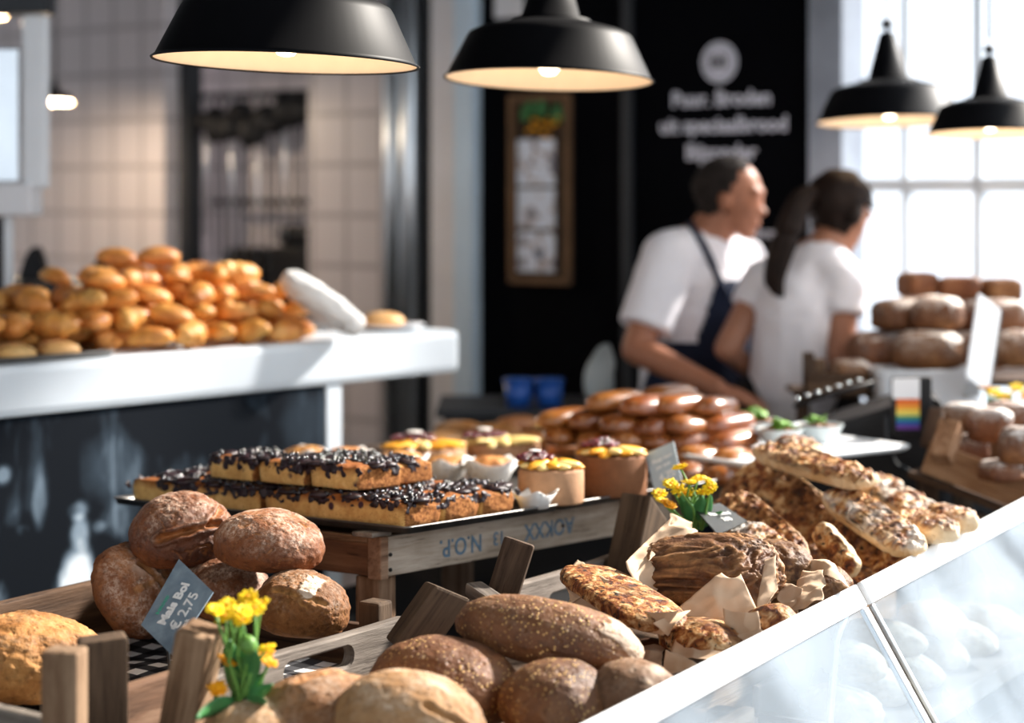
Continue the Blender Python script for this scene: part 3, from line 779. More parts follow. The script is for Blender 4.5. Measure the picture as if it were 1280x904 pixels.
# ------------------------------------------------------------------ pendant lamps
def lamp_meshes():
    out = {}
    bm = bmesh.new()
    lathe(bm, [(.985, .012), (1.0, .0), (1.008, .012), (.975, .035), (.80, .40), (.775, .44), (.69, .485), (.42, .555), (.385, .56), (.385, .585), (.285, .60), (.115, 1.2), (.095, 1.235), (.03, 1.25)], 64)
    out['shade'] = bm_mesh('shade', bm, True)
    bm = bmesh.new()
    lathe(bm, [(.985, .012), (.955, .036), (.782, .39), (.757, .425), (.68, .468), (.42, .54), (.2, .55), (.0001, .552)], 64)
    out['lining'] = bm_mesh('lining', bm, True)
    bm = bmesh.new(); lathe(bm, [(.0001, .055), (.06, .065), (.105, .12), (.115, .19), (.095, .28), (.06, .36), (.06, .54)], 24)
    out['bulb'] = bm_mesh('bulb', bm, True)
    bm = bmesh.new()
    lathe(bm, [(.03, 1.25), (.035, 1.29), (.105, 1.33), (.11, 1.345), (.05, 1.41), (.03, 1.44)], 24)
    bm2 = bm; 
    for i in range(20):
        pass
    tube(bm2, [(.0, 0, 1.43), (0, 0, 1.47), (.03, 0, 1.5), (0, 0, 1.545), (-.03, 0, 1.5)], .011, 8)
    out['hook'] = bm_mesh('hook', bm2, True)
    return out
LM = lamp_meshes(); LMAT = {'shade': M['enamel'], 'lining': M['enamel_in'], 'bulb': M['bulb'], 'hook': M['cord']}
for k, m_ in LM.items(): m_.materials.append(LMAT[k])
def pendant(px, py, wpx, Y, tilt, tdep, label, power, cord=None):
    r = wpx/2/F*Y; c = at(px, py, Y)
    Mx = Matrix.Translation(c) @ Euler((R(tdep), R(tilt), 0)).to_matrix().to_4x4() @ Matrix.Scale(r, 4)
    o = root('pendant_lamp', None, label, 'lamp', 'black enamel pendant lamps', Mx)
    for k, m_ in LM.items():
        ch = bpy.data.objects.new(k, m_); COL.objects.link(ch); ch.parent = o
    top = Mx @ Vector((0, 0, 1.53)); bm = bmesh.new(); tube(bm, [top, top.lerp(Vector((top.x, top.y, H)), .5), (top.x, top.y, H-.001)], .004, 8)
    link('power_cord', bm_mesh('power_cord', bm, True), M['cord'], o, None, False)
    l = lamp('lamp_light', 'POINT', Mx @ Vector((0, 0, .03)), power, (1, .78, .55), shadow_soft_size=.02)
    return o
pendant(357, 80, 333, 3.25, 2.0, -1.2, 'large black enamel lamp above the pastry heap, biggest of the hanging lamps', 1.4)
pendant(686, 101, 262, 4.1, 1.7, -3.2, 'black enamel lamp in front of the narrow notice board', 1.0)
pendant(1112, 153, 183, 5.55, -1.0, -3.2, 'black enamel lamp against the grey window frame above the woman', 1.2)
pendant(1238, 168, 158, 5.0, 0, -3.2, 'black enamel lamp before the bright window, cut by the picture edge', 1.2)
pendant(68, 128, 46, 7.5, 0, -4, 'small black lamp glowing warm before the tiled wall', 14)
pendant(-14, 22, 46, 6.2, 0, 0, 'small lamp mostly outside the picture above the steel machine', 6)
# ------------------------------------------------------------------ display table
TM = Matrix((Vector((.52,.854,0)).normalized(), Vector((-.854,.52,0)).normalized(), Vector((0,0,1)))).transposed().to_4x4()
def TMat(u, v, z, rz=0):
    m = TM @ Matrix.Rotation(R(rz), 4, 'Z'); m.translation = T(u, v, z); return m
TZ = .70
tb = root('display_table', T(3.6, 1.8, 0), 'long market table under a black cloth carrying crates, trays and bread', 'table')
obj_box('tabletop', (3.45, 1.58, .04), TMat(3.02, 1.965, TZ-.021), M['tabletop'], tb)
for u in (1.4, 4.65):
    for v in (1.25, 2.68):
        obj_box('leg', (.06, .06, TZ-.042), TMat(u, v, (TZ-.042)/2), M['black_plastic'], tb)
def board(name, p0, p1, h, th, mat, parent, tilt=0, bev=.004):
    """plank standing on edge from p0 to p1 (its lower edge), h high"""
    p0, p1 = Vector(p0), Vector(p1); up = Vector((0,0,1))
    m = frame((p0+p1)/2, p1-p0, up)
    m = m @ Matrix.Rotation(R(tilt), 4, 'X') @ Matrix.Translation((0, 0, h/2))
    return obj_box(name, ((p1-p0).length, th, h), m, mat, parent, bev)
def post(name, foot, top, sx, sy, mat, parent, rz=0, cut=0, bev=.005):
    foot, top = Vector(foot), Vector(top); d = top-foot
    xdir = Matrix.Rotation(R(rz), 3, 'Z') @ Vector((.52,.854,0))
    z = d.normalized(); y = z.cross(xdir).normalized(); x = y.cross(z)
    m = Matrix((x, y, z)).transposed().to_4x4(); m.translation = (foot+top)/2
    bm = bmesh.new(); box(bm, (sx, sy, d.length), Matrix(), bev)
    for v in bm.verts:
        if v.co.z > 0: v.co.z += cut*v.co.x
        v.co += Vector((nz(v.co, 30, 1), nz(v.co, 30, 2), nz(v.co, 30, 3)))*.0015
    return link(name, bm_mesh(name, bm), mat, parent, m, False)
def slot_board(name, p0, p1, h, th, sa, sb, z0, z1, mat, parent, dip=0):
    """plank with a long hand hole from sa to sb of its length"""
    p0, p1 = Vector(p0), Vector(p1); L = (p1-p0).length; N_ = 24
    inner = []; ca, cb, zc, rr = sa*L-L/2, sb*L-L/2, (z0+z1)/2, (z1-z0)/2
    for k in range(N_):
        a = 2*math.pi*k/N_ + math.pi/N_
        x = (cb-rr if math.cos(a) > 0 else ca+rr) + rr*math.cos(a); inner.append((x, zc+rr*math.sin(a)))
    outer = []
    for k in range(N_):
        a = 2*math.pi*k/N_ + math.pi/N_; c, s = math.cos(a), math.sin(a); m_ = max(abs(c), abs(s))
        outer.append((c/m_*L/2, h/2 + s/m_*h/2))
    bm = bmesh.new(); ring_plate(bm, outer, inner, th)
    if dip:
        for v in bm.verts:
            if v.co.z > h*.9: v.co.z -= dip*(1-(2*v.co.x/L)**2)
    bmesh.ops.recalc_face_normals(bm, faces=bm.faces)
    es = [e for e in bm.edges if len(e.link_faces) == 2 and e.calc_face_angle(0) > .8]
    bmesh.ops.bevel(bm, geom=es, offset=.003, segments=1, affect='EDGES')
    return link(name, bm_mesh(name, bm), mat, parent, frame((p0+p1)/2, p1-p0), False)

# crate A: round loaves on gingham
cA = root('wooden_crate', T(2.25, 2.08, TZ), 'brown wooden crate lined with gingham, holding the round rye loaves', 'crate', 'wooden bread crates')
FZ = .842
vn, vb, ua, ub = 1.845, 2.40, 1.93, 2.70
board('side_board', T(ua, vn, .845), T(2.215, vn, .845), .103, .02, M['wood'], cA)
board('side_board', T(ua, vb, .80), T(ub, vb, .80), .145, .02, M['wood_dark'], cA)
board('side_board', T(ua, vn, .725), T(ub, vn, .725), .115, .02, M['wood_dark'], cA)
board('end_board', T(ub+.012, vn+.02, .80), T(ub+.012, vb-.02, .80), .1, .018, M['wood_dark'], cA)
board('end_board', T(ua-.012, vn+.02, .80), T(ua-.012, vb-.02, .80), .12, .018, M['wood_dark'], cA)
obj_box('base_board', (ub-ua, vb-vn-.022, .014), TMat((ua+ub)/2, (vn+vb)/2, FZ-.0075), M['wood_dark'], cA)
p = hit(118, 888, .845)
post('corner_post', Vector((at(128, 800, 2.66).x, 2.66, .80)), at(128, 796, 2.66), .062, .045, M['wood_dark_z'], cA, -40, .08)
for u, v in ((ub-.03, vn+.035), (ub-.03, vb-.03), (ua+.03, vb-.03)):
    post('corner_post', T(u, v, TZ+.001), T(u, v, .95), .04, .04, M['wood_dark_z'], cA)
# gingham
def cloth(s, t):
    u = 1.95+s*.71; v = 1.868+t*.5
    z = FZ+.0035+.002*math.sin(u*31+v*9)+.0015*math.sin(v*41)
    return Vector((u, v, z))
g = sheet('gingham_cloth', cloth, 40, 30, M['gingham'], None, .0012)
m_ = TM.copy(); g.matrix_basis = m_ ; tag(g, 'black and white gingham cloth lining the crate under the round loaves', 'cloth')
# neighbour crate at the picture's edge
cC = root('wooden_crate', at(40, 880, 2.5)*1.0, 'paler crate end at the corner of the table with a squared upright post', 'crate', 'wooden bread crates')
cC.location.z = TZ
p = at(81, 884, 2.5)
post('corner_post', Vector((p.x, p.y, .82)), at(81, 811, 2.5), .046, .046, M['wood_z'], cC, 25)
q = at(66, 880, 2.53)
board('end_board', Vector((q.x-.25, q.y+.16, .885)), Vector((q.x, q.y, .875)), .075, .02, M['wood_grey'], cC)
board('end_board', Vector((q.x-.25, q.y+.16, .80)), Vector((q.x, q.y, .80)), .065, .02, M['wood'], cC)
board('side_board', Vector((q.x+.0, q.y-.03, .83)), Vector((q.x-.3, q.y-.5, .83)), .09, .02, M['wood'], cC)
obj_box('base_board', (.2, .2, .1), TMat(1.6, 1.98, TZ+.051), M['wood_dark'], cC)

# boules
gB = 'round rye loaves in the gingham crate'
loaf('rye_loaf', (.172, .165, .135), at(226, 668, 3.36), (8, -6, 25), M['boule_dark'], 11, 'darkest round loaf with a wide split, topping the heap beside the tray corner', group=gB, sub=6, under=.7, amp=.045, fine=.016, flour=.42, crack=.03,
     grooves=(((-.62,-.72,.28), (.5,-.75,.42), .10, .12), ((.3,-.75,.42), (.75,-.3,.62), .09, .07)), patches=(((.0,.1,1), .5, .38, .3, .55),))
loaf('rye_loaf', (.178, .17, .112), at(336, 682, 3.25), (4, 5, 10), M['boule'], 23, 'smooth domed round loaf with floury cap, resting on top before the upper cake tray', group=gB, sub=6, under=.62, amp=.04, fine=.013, flour=.7, crack=.022,
     grooves=(((-.55,-.25,.8), (.6,-.3,.75), .06, .05),), patches=(((-.05,.45,.9), .55, .3, .1, .72), ((.25,-.5,.8), .28, .2, .5, .5)))
loaf('rye_loaf', (.165, .17, .1), at(168, 738, 3.34), (0, 62, -28), M['boule'], 35, 'round loaf standing on its edge beside the price card', group=gB, sub=6, under=.7, amp=.05, fine=.018, flour=.75, crack=.03,
     grooves=(((-.35,-.2,.9), (.4,.25,.86), .1, .07), ((.1,-.5,.8), (-.05,.45,.86), .08, .05)))
loaf('rye_loaf', (.152, .15, .12), at(376, 762, 3.17), (-6, 3, -20), M['boule'], 47, 'round loaf with a chalk white floury strip, behind the crate hand hole', group=gB, sub=6, under=.75, amp=.05, fine=.018, flour=.45, crack=.03,
     grooves=(((-.75,-.1,.65), (.25,.45,.86), .09, .05), ((-.2,-.75,.5), (.75,-.55,.3), .09, .05)), patches=(((.42,-.5,.75), .2, .42, -.55, 1.0),))
loaf('rye_loaf', (.15, .15, .115), at(285, 742, 3.32), (10, 0, 70), M['boule_dark'], 59, 'half hidden round loaf under the two top loaves, above the yellow flowers', group=gB, sub=5, under=.75, amp=.05, flour=.6)
loaf('rye_loaf', (.15, .15, .1), at(212, 738, 3.42), (0, 40, 15), M['boule'], 71, 'loaf mostly hidden behind the price card, under the darkest split loaf', group=gB, sub=5, under=.75, amp=.05, flour=.5)
loaf('country_loaf', (.25, .2, .15), at(24, 832, 2.98), (0, 4, 20), M['golden'], 83, 'large golden crusted loaf behind the two wooden posts, cut by the picture edge', sub=6, under=.65, amp=.06, fine=.028, flour=.45, crack=.025,
     grooves=(((.1,.3,.9), (.8,.25,.45), .1, .06),))

# price card on the gingham crate
def card(name, label, cat, tl, tr, br, bl, mat, th=.0022):
    tl, tr, br, bl = [Vector(x) for x in (tl, tr, br, bl)]
    c = (tl+tr+br+bl)/4; x = ((tr+br)-(tl+bl)).normalized(); y = ((tl+tr)-(bl+br)); n = x.cross(y).normalized(); y = n.cross(x)
    m = Matrix((x, y, n)).transposed().to_4x4(); m.translation = c; mi = m.inverted()
    bm = bmesh.new(); lo = []; hi = []
    for p in (bl, br, tr, tl):
        k = mi @ p; lo.append(bm.verts.new((k.x, k.y, -th))); hi.append(bm.verts.new((k.x, k.y, 0)))
    bm.faces.new(lo[::-1]); bm.faces.new(hi)
    for i in range(4): bm.faces.new((lo[i], lo[(i+1) % 4], hi[(i+1) % 4], hi[i]))
    r = root(name, None, label, cat, 'price cards', m)
    link('card_face', bm_mesh('card_face', bm), mat, r, Matrix(), True)
    w = ((mi@tr).x+(mi@br).x-(mi@tl).x-(mi@bl).x)/2; h = ((mi@tl).y+(mi@tr).y-(mi@bl).y-(mi@br).y)/2
    return r, m, w, h
def on_card(m, x, y, rz=0): return m @ Matrix.Translation((x, y, .0008)) @ Matrix.Rotation(R(rz), 4, 'Z')
r, m, w_, h_ = card('price_card', 'slate blue price card reading Mais Bol in front of the round loaves', 'price card',
    at(178, 783, 2.97), at(222, 697, 3.03), at(268, 742, 2.96), at(213, 817, 2.9), M['slate'])
text('product_name', 'Mais Bol', .021, M['chalk'], r, on_card(m, .004, .007), .0009)
text('price', '€ 2,75', .024, M['chalk'], r, on_card(m, -.003, -.019), .0004)
text('logo_line', 'B·BROOD', .0075, M['green_ink'], r, on_card(m, -.002, .025), .0002)
text('small_print', 'per stuk', .008, M['chalk'], r, on_card(m, -.028, -.033), .0002)
bm = bmesh.new(); tube(bm, [at(210, 810, 2.93), at(212, 845, 2.96), (at(212,845,2.96).x, 2.96, .846)], .002, 7)
link('pin', bm_mesh('pin', bm, True), M['cord'], r, None, False)

# crate B1 back wall and posts; front crates
cB = root('wooden_crate', T(2.4, 1.5, TZ), 'grey weathered crate with a hand hole, holding the dark grain loaves', 'crate', 'wooden bread crates')
pa, pb = hit(262, 838, .945), hit(528, 762, .948)
pa.z = pb.z = .845
slot_board('end_board', pa, pb,   .103, .02, .3, .62, .052, .082, M['wood_grey'], cB, .004)
board('end_board', (pa.x, pa.y, .72), (pb.x, pb.y, .72), .115, .02, M['wood_dark'], cB)
post('corner_post', at(228, 915, 2.66), at(252, 786, 2.62), .06, .05, M['wood_z'], cB, 20, -.12)
f = at(506, 815, 3.02)
post('corner_post', f, at(560, 738, 3.05), .06, .045, M['wood_dark_z'], cB, -35, .25)
obj_box('base_board', (.78, .56, .012), TMat(2.29, 1.5, .845), M['wood_dark'], cB)
for u, v in ((1.93, 1.25), (1.93, 1.75), (2.63, 1.25)):
    post('corner_post', T(u, v, TZ+.001), T(u, v, .87), .04, .04, M['wood_dark_z'], cB)
board('side_board', T(1.90, 1.225, .72), T(2.66, 1.225, .72), .15, .018, M['wood'], cB)
# crate B2
cD = root('wooden_crate', T(3.1, 1.5, TZ), 'pale grey crate with a curved hand hole behind the paper wrapped bread', 'crate', 'wooden bread crates')
pa, pb = hit(596, 752, .94), hit(800, 684, .95)
pa.z = pb.z = .84
slot_board('end_board', pa, pb, .115, .02, .38, .7, .045, .078, M['wood_grey'], cD, .006)
board('end_board', (pa.x, pa.y, .71), (pb.x, pb.y, .71), .11, .02, M['wood_dark'], cD)
post('corner_post', at(626, 752, 3.26), at(650, 676, 3.24), .042, .05, M['wood_dark_z'], cD, 25, -.35)
post('corner_post', at(784, 735, 3.62), at(806, 632, 3.66), .085, .06, M['wood_dark_z'], cD, 0, -.3)
obj_box('base_board', (1.02, .36, .012), TMat(3.21, 1.6, .835), M['wood_dark'], cD)
for u, v in ((2.78, 1.45), (3.68, 1.45), (3.68, 1.75)):
    post('corner_post', T(u, v, TZ+.001), T(u, v, .86), .04, .04, M['wood_dark_z'], cD)
board('side_board', T(2.72, 1.415, .72), T(3.72, 1.415, .72), .14, .018, M['wood'], cD)
board('peg_board', at(590, 742, 3.2), at(634, 772, 3.12), .02, .03, M['wood_grey'], cD)

# front loaves
gF = 'dark grain loaves in the weathered crate'
loaf('grain_loaf', (.268, .12, .104), at(686, 797, 2.86), (3, 9, -14), M['seeded'], 101, 'long oval loaf sprinkled with golden grain lying across the top of the crate', group=gF, sub=6, ex=(.85,1,1), under=.7, amp=.03, fine=.01, flour=.5, patches=(((.9,-.15,.45), .42, .5, .2, 1.0),))  # extra white patch over one end
loaf('grain_loaf', (.215, .17, .135), at(556, 858, 2.82), (2, 6, -12), M['seeded'], 113, 'round grain crusted loaf beneath the long oval loaf, beside the pale floury loaves', group=gF, sub=6, under=.7, amp=.035, fine=.01, flour=.2)
loaf('grain_loaf', (.155, .14, .12), at(694, 880, 2.74), (0, 0, 30), M['seeded'], 125, 'small round grain loaf directly under the long oval loaf', group=gF, sub=6, under=.7, amp=.04, fine=.01, flour=.2)
loaf('grain_loaf', (.125, .115, .09), at(792, 868, 2.74), (0, 4, -20), M['seeded_pale'], 137, 'dusty pale brown small loaf tucked against the white glass rail', group=gF, sub=5, under=.7, amp=.04, flour=.9)
loaf('grain_loaf', (.17, .14, .1), T(2.42, 1.62, .9), (0, 0, 60), M['seeded'], 139, 'grain loaf in shadow at the bottom between the round and oval loaves', group=gF, sub=4, under=.7, amp=.04, flour=.1)
gG = 'pale floury loaves by the flowers'
loaf('floury_loaf', (.2, .165, .14), at(512, 908, 2.6), (0, 8, -10), M['floury'], 149, 'cream floured loaf with a cracked side, beside the grain crusted loaves', group=gG, sub=6, under=.7, amp=.04, fine=.014, flour=.8, crack=.015, grooves=(((.25,-.6,.55), (.95,-.3,.05), .08, .05),))
loaf('floury_loaf', (.2, .17, .14), at(398, 910, 2.65), (0, -4, 15), M['floury'], 151, 'brown topped floury loaf directly beside the yellow flowers', group=gG, sub=6, under=.7, amp=.05, fine=.018, flour=.35, crack=.03, grooves=(((-.2,-.2,.95), (.6,.3,.75), .14, .05),))
loaf('floury_loaf', (.16, .14, .11), at(322, 925, 2.62), (0, 0, 50), M['floury'], 153, 'floury loaf peeping at the picture bottom under the flower leaves', group=gG, sub=5, under=.7, amp=.05, flour=.7)

# N.O.P. crate under the trays, tilted a little like the trays
e1 = Vector((.616, .788, -.028)).normalized(); e2 = Vector((-.788, .616, -.024)).normalized(); e3 = e1.cross(e2).normalized()
EM = Matrix((e1, e2, e3)).transposed().to_4x4(); O2 = at(509, 663, 3.35)
def E(a, b, c=0): return O2 + e1*a + e2*b + e3*c
def EMat(a, b, c=0, rz=0, M_=None):
    m = EM @ Matrix.Rotation(R(rz), 4, 'Z'); m.translation = E(a, b, c); return m
def px_tray(px, py, c=0):
    d = at(px, py, 1)-Vector((0,0,CH)); o = Vector((0,0,CH)); q = E(0,0,c)
    p = o + d*((q-o).dot(e3)/d.dot(e3)); r_ = p-q; return r_.dot(e1), r_.dot(e2)
cN = root('printed_crate', E(.4, .25, -.2), 'shallow pale crate stencilled N.O.P. upside down, carrying the cake trays', 'crate')
hN, zt = .066, -.0165
def eboard(name, a0, a1, b0, b1, c0, c1, mat, parent, bev=.003):
    return obj_box(name, (a1-a0, b1-b0, c1-c0), EMat((a0+a1)/2, (b0+b1)/2, (c0+c1)/2), mat, parent, bev)
bN = .055
fb = eboard('front_board', -.0, .86, bN, bN+.018, zt-hN, zt, M['wood_pale'], cN)
def eboard_y(name, a0, a1, b0, b1, c0, c1, mat, parent):
    m = EMat((a0+a1)/2, (b0+b1)/2, (c0+c1)/2, 90); return obj_box(name, (b1-b0, a1-a0, c1-c0), m, mat, parent, .003)
eb = eboard_y('end_board', -.001, .018, bN+.03, .6, zt-hN, zt-.012, M['wood_red'], cN)
eboard_y('end_rail', -.004, .02, bN+.03, .6, zt-.0115, zt, M['wood'], cN)
eboard('back_board', 0, .86, .6, .618, zt-hN, zt, M['wood'], cN)
eboard('base_board', .02, .86, bN+.02, .598, zt-hN, zt-hN+.01, M['wood_dark'], cN)
eboard('corner_block', -.004, .016, bN-.001, bN+.029, zt-hN-.004, zt+.001, M['wood'], cN)
eboard('spacer', -.02, .03, bN+.004, bN+.05, zt+.0005, zt+.009, M['wood_grey'], cN)
for a, b in ((.035, .1), (.035, .57), (.82, .1), (.82, .57)):
    post('leg', Vector((E(a, b).x, E(a, b).y, TZ+.001)), E(a, b, zt-hN-.002), .05, .05, M['wood_z'], cN)
face = EM @ Matrix.Rotation(R(90), 4, 'X')
def on_front(a, c, rz=180, off=.0005):
    m = face @ Matrix.Rotation(R(rz), 4, 'Z'); m.translation = E(a, bN-off, c); return m
text('stencil', 'N.O.P.', .042, M['blue_ink'], cN, on_front(.205, zt-.034), .0006)
text('stencil', '13', .034, M['blue_ink'], cN, on_front(.31, zt-.032), .0004)
text('stencil', 'AOKXX', .042, M['blue_ink'], cN, on_front(.46, zt-.03), .0006)
m = EM @ Matrix.Rotation(R(-90), 4, 'Z') @ Matrix.Rotation(R(90), 4, 'X') @ Matrix.Rotation(R(180), 4, 'Z'); m.translation = E(-.002, .2, zt-.04)
text('stencil', '10', .03, M['dark_ink'], cN, m, .0006)
for a, c in ((.02, -.03), (.02, -.055), (.5, -.03)):
    bm = bmesh.new(); ball(bm, E(a, bN-.001, zt+c), .0035, 2); link('nail_head', bm_mesh('nail_head', bm), M['cord'], cN, None, False)

def tray(a0, a1, b0, b1, label):
    bm = bmesh.new(); rect_bowl(bm, a1-a0, b1-b0, [(.004, -.0045), (.002, .004), (-.001, .0055), (.0, .008), (.005, .0075), (.009, .001), (.011, -.003), (.02, -.003)], .012, 5)
    o = link('baking_tray', bm_mesh('baking_tray', bm, True), M['tray'], None, EMat((a0+a1)/2, (b0+b1)/2, -.002)); return tag(o, label, 'baking tray', 'steel baking trays')
tray(-.004, .414, -.004, .72, 'dark steel tray carrying the blueberry cake slabs')
tray(.420, .83, -.004, .72, 'dark steel tray carrying the fruit topped round cakes')
tray(.836, 1.30, -.004, .52, 'dark steel tray under the glazed bun stack')
eboard('front_board', .87, 1.3, bN+.012, bN+.03, zt-hN, zt, M['wood_dark'], cN)

# blueberry cake
def cake_piece(a0, a1, b0, b1, c, hgt, rz, label, group, seed, dense=1.0, edge=True):
    rnd = random.Random(seed); L, W = a1-a0-.003, b1-b0-.003
    mt_ = EMat((a0+a1)/2, (b0+b1)/2, c, rz)
    r = root('blueberry_cake', None, label, 'cake', group, mt_)
    bm = bmesh.new(); nx, ny = max(3, int(L/.008)), max(3, int(W/.008)); bmesh.ops.create_grid(bm, x_segments=1, y_segments=1, size=.5)
    bm.free()
    vs = []; fs = []
    V, Fc = ico(5)
    for p in V:
        m8 = max(abs(p.x), abs(p.y), abs(p.z)); q = Vector((p.x/m8, p.y/m8, p.z/m8))
        # round the box a little
        q = q*.86 + p*.14*1.2
        q = Vector([max(-1, min(1, x)) for x in q])
        x, y, z = q.x*L/2, q.y*W/2, (q.z+1)*hgt/2
        wpos = Vector((x, y, z))
        k = .0022*nz(wpos, 60, seed) + .0013*nz(wpos, 150, seed)
        top = sstep(hgt*.6, hgt, z)
        z += top*(.004*nz(wpos, 26, seed+3) + .0035*nz(wpos, 55, seed+5)) - .006*top*max(abs(q.x), abs(q.y))**6
        vs.append((x*(1+k*6), y*(1+k*4), max(0, z)))
    me = mesh('sponge', vs, Fc)
    o = link('sponge', me, [M['sponge'], M['sponge_edge']], r)
    if edge:
        mi = [0]*len(me.polygons)
        for i, pl_ in enumerate(me.polygons):
            n_ = pl_.normal; mi[i] = 1 if (n_.y < -.6 and abs(n_.x) < .7) else 0
        me.polygons.foreach_set('material_index', mi)
    # berries in baked clusters, with jam between them
    bm = bmesh.new(); bj = bmesh.new()
    ncl = int(L*W*900*dense)+4
    for k in range(ncl):
        cx, cy = rnd.uniform(-.5, .5)*L*.93, rnd.uniform(-.5, .5)*W*.95
        ball(bj, (cx, cy, hgt-.001), rnd.uniform(.009, .018), 2, (1.4, 1.3, .4))
        for j in range(rnd.randint(5, 9)):
            x = max(-L/2*.99, min(L/2*.99, cx+rnd.gauss(0, .011))); y = max(-W/2*.99, min(W/2*.99, cy+rnd.gauss(0, .011)))
            ball(bm, (x, y, hgt+rnd.uniform(-.003, .006)), rnd.uniform(.0036, .0056), 1 if c else 2)
        if rnd.random() < .5:      # a drip of berry juice over the cut edge
            for q_ in range(3):
                ball(bj, (cx+rnd.gauss(0, .008), rnd.choice((-1, 1))*W/2*.985, hgt-.004-rnd.random()*.012), rnd.uniform(.003, .0065), 2, (1.2, .3, 1.2))
                ball(bj, (-L/2*.99, cy+rnd.gauss(0, .009), hgt-.004-rnd.random()*.013), rnd.uniform(.003, .007), 2, (.25, 1.3, 1.2))
    for v in bj.verts: v.co += Vector((nz(v.co, 120, 1), nz(v.co, 120, 2), nz(v.co, 90, 3)))*.004
    tag(link('berries', bm_mesh('berries', bm, True), M['berry'], r), kind='stuff')
    tag(link('berry_jam', bm_mesh('berry_jam', bj, True), M['jam'], r), kind='stuff')
    return r
gC1, gC2 = 'blueberry cake bars on the tray', 'blueberry cake slices stacked on top'
aa = [.008, .112, .213, .312]; bb = [.012, .345, .69]
pos_a = ['along the tray\'s front corner', 'one bar in from the tray corner', 'beside the white paper boats']
for i in range(3):
    for j in range(2):
        lb = ['lowest blueberry bar at the front tray corner', 'second blueberry bar of the bottom layer, beside the front corner bar', 'third blueberry bar of the bottom layer, next to the paper boats'][i] if j == 0 else \
             ['bottom layer blueberry bar at the tray end above the darkest loaf', 'bottom layer blueberry bar behind the end bar, under the stacked slices', 'bottom layer blueberry bar along the far edge of the first tray'][i]
        cake_piece(aa[i], aa[i+1]-.003, bb[j], bb[j+1]-.004, .0005, .044, 0, lb, gC1, 300+i*5+j, 1.0)
q0 = px_tray(452, 612, .056)
for k in range(3):
    cake_piece(q0[0]+.002, q0[0]+.115, q0[1]+.006+.125*k, q0[1]+.006+.125*k+.12, .052, .041, -3, ['stacked blueberry slice with a browned cut end, front of the top row', 'middle blueberry slice of the top row', 'blueberry slice at the far end of the top row, above the darkest loaf'][k], gC2, 330+k, 1.2)
for k in range(2):
    cake_piece(q0[0]+.12, q0[0]+.215, q0[1]+.02+.125*k, q0[1]+.02+.125*k+.12, .052, .038, -3, ['second row stacked blueberry slice, before the white muffin cases', 'second row stacked blueberry slice, half hidden behind the middle slice'][k], gC2, 340+k, 1.1)

# muffins in white paper cases
def muffin_parts():
    bm = bmesh.new(); n = 48
    rings = []
    for r_, z in ((.022, .0), (.026, .002), (.033, .024), (.041, .04)):
        ring = []
        for i in range(n):
            a = 2*math.pi*i/n; pt = abs(math.cos(2*a))**5
            k = r_*(1+.025*math.cos(a*24)) * (1+(.16*pt if z > .03 else 0)); ring.append(bm.verts.new((k*math.cos(a), k*math.sin(a), z+(.014*pt if z > .03 else (.0 if z else 0)))))
        rings.append(ring)
    for A, B in zip(rings, rings[1:]):
        for i in range(n): bm.faces.new((A[i], A[(i+1) % n], B[(i+1) % n], B[i]))
    bm.faces.new(rings[0][::-1])
    case = bm_mesh('paper_case', bm, True); case.materials.append(M['white_paper'])
    V, Fc = ico(4); tops = []
    for s in range(2):
        vs = []
        for p in V:
            d = 1+.13*nz(p, 2.2, s+3)+.09*nz(p, 5, s+8)+.04*nz(p, 12, s)
            vs.append((p.x*.034*d, p.y*.034*d, .036+p.z*(.019 if p.z > 0 else .012)*d*1.1))
        me = mesh('muffin_top', vs, Fc, True, {'flour': [0]*len(vs), 'score': [0]*len(vs)}); me.materials.append(M['muffin']); tops.append(me)
    return case, tops
M['muffin'] = bread_mat('muffin crust', (.26,.085,.02), (.48,.2,.055), (.68,.38,.14), fl=0, ns=26, rough=.6, bump=.7)
CASE, MTOP = muffin_parts()
def muffin(px, py, c, label, empty=False, s=1.0, rz=0):
    a, b = px_tray(px, py, c); m = EMat(a, b, c, rz) @ Matrix.Diagonal((1.28*s, 1.28*s, .9*s, 1))
    r = root('muffin' if not empty else 'paper_boat', None, label, 'muffin' if not empty else 'paper case', 'muffins in white paper cases' if not empty else None, m)
    ch = bpy.data.objects.new('paper_case', CASE); COL.objects.link(ch); ch.parent = r
    sm_ = ch.modifiers.new('thickness', 'SOLIDIFY'); sm_.thickness = .0008
    if not empty or True:
        t = bpy.data.objects.new('muffin_top', MTOP[int(px) % 2]); COL.objects.link(t); t.parent = r
        if empty: bpy.data.objects.remove(t)
    return r
muffin(612, 604, 0, 'muffin in a pointed white case, standing before the fruit cakes', s=1.06)
muffin(556, 601, 0, 'muffin in a white case between the top blueberry slices and the pointed case', s=1.0, rz=30)
muffin(668, 636, 0, 'low white paper case at the end of the blueberry bars', True, .72, 45)
muffin(500, 596, .0, 'muffin peeking over the browned end of the stacked blueberry slices', s=1.05, rz=20)
muffin(432, 592, .0, 'muffin just showing behind the middle stacked blueberry slice', s=1.08, rz=10)
muffin(382, 590, .0, 'muffin just showing behind the far stacked blueberry slice', s=1.08, rz=50)

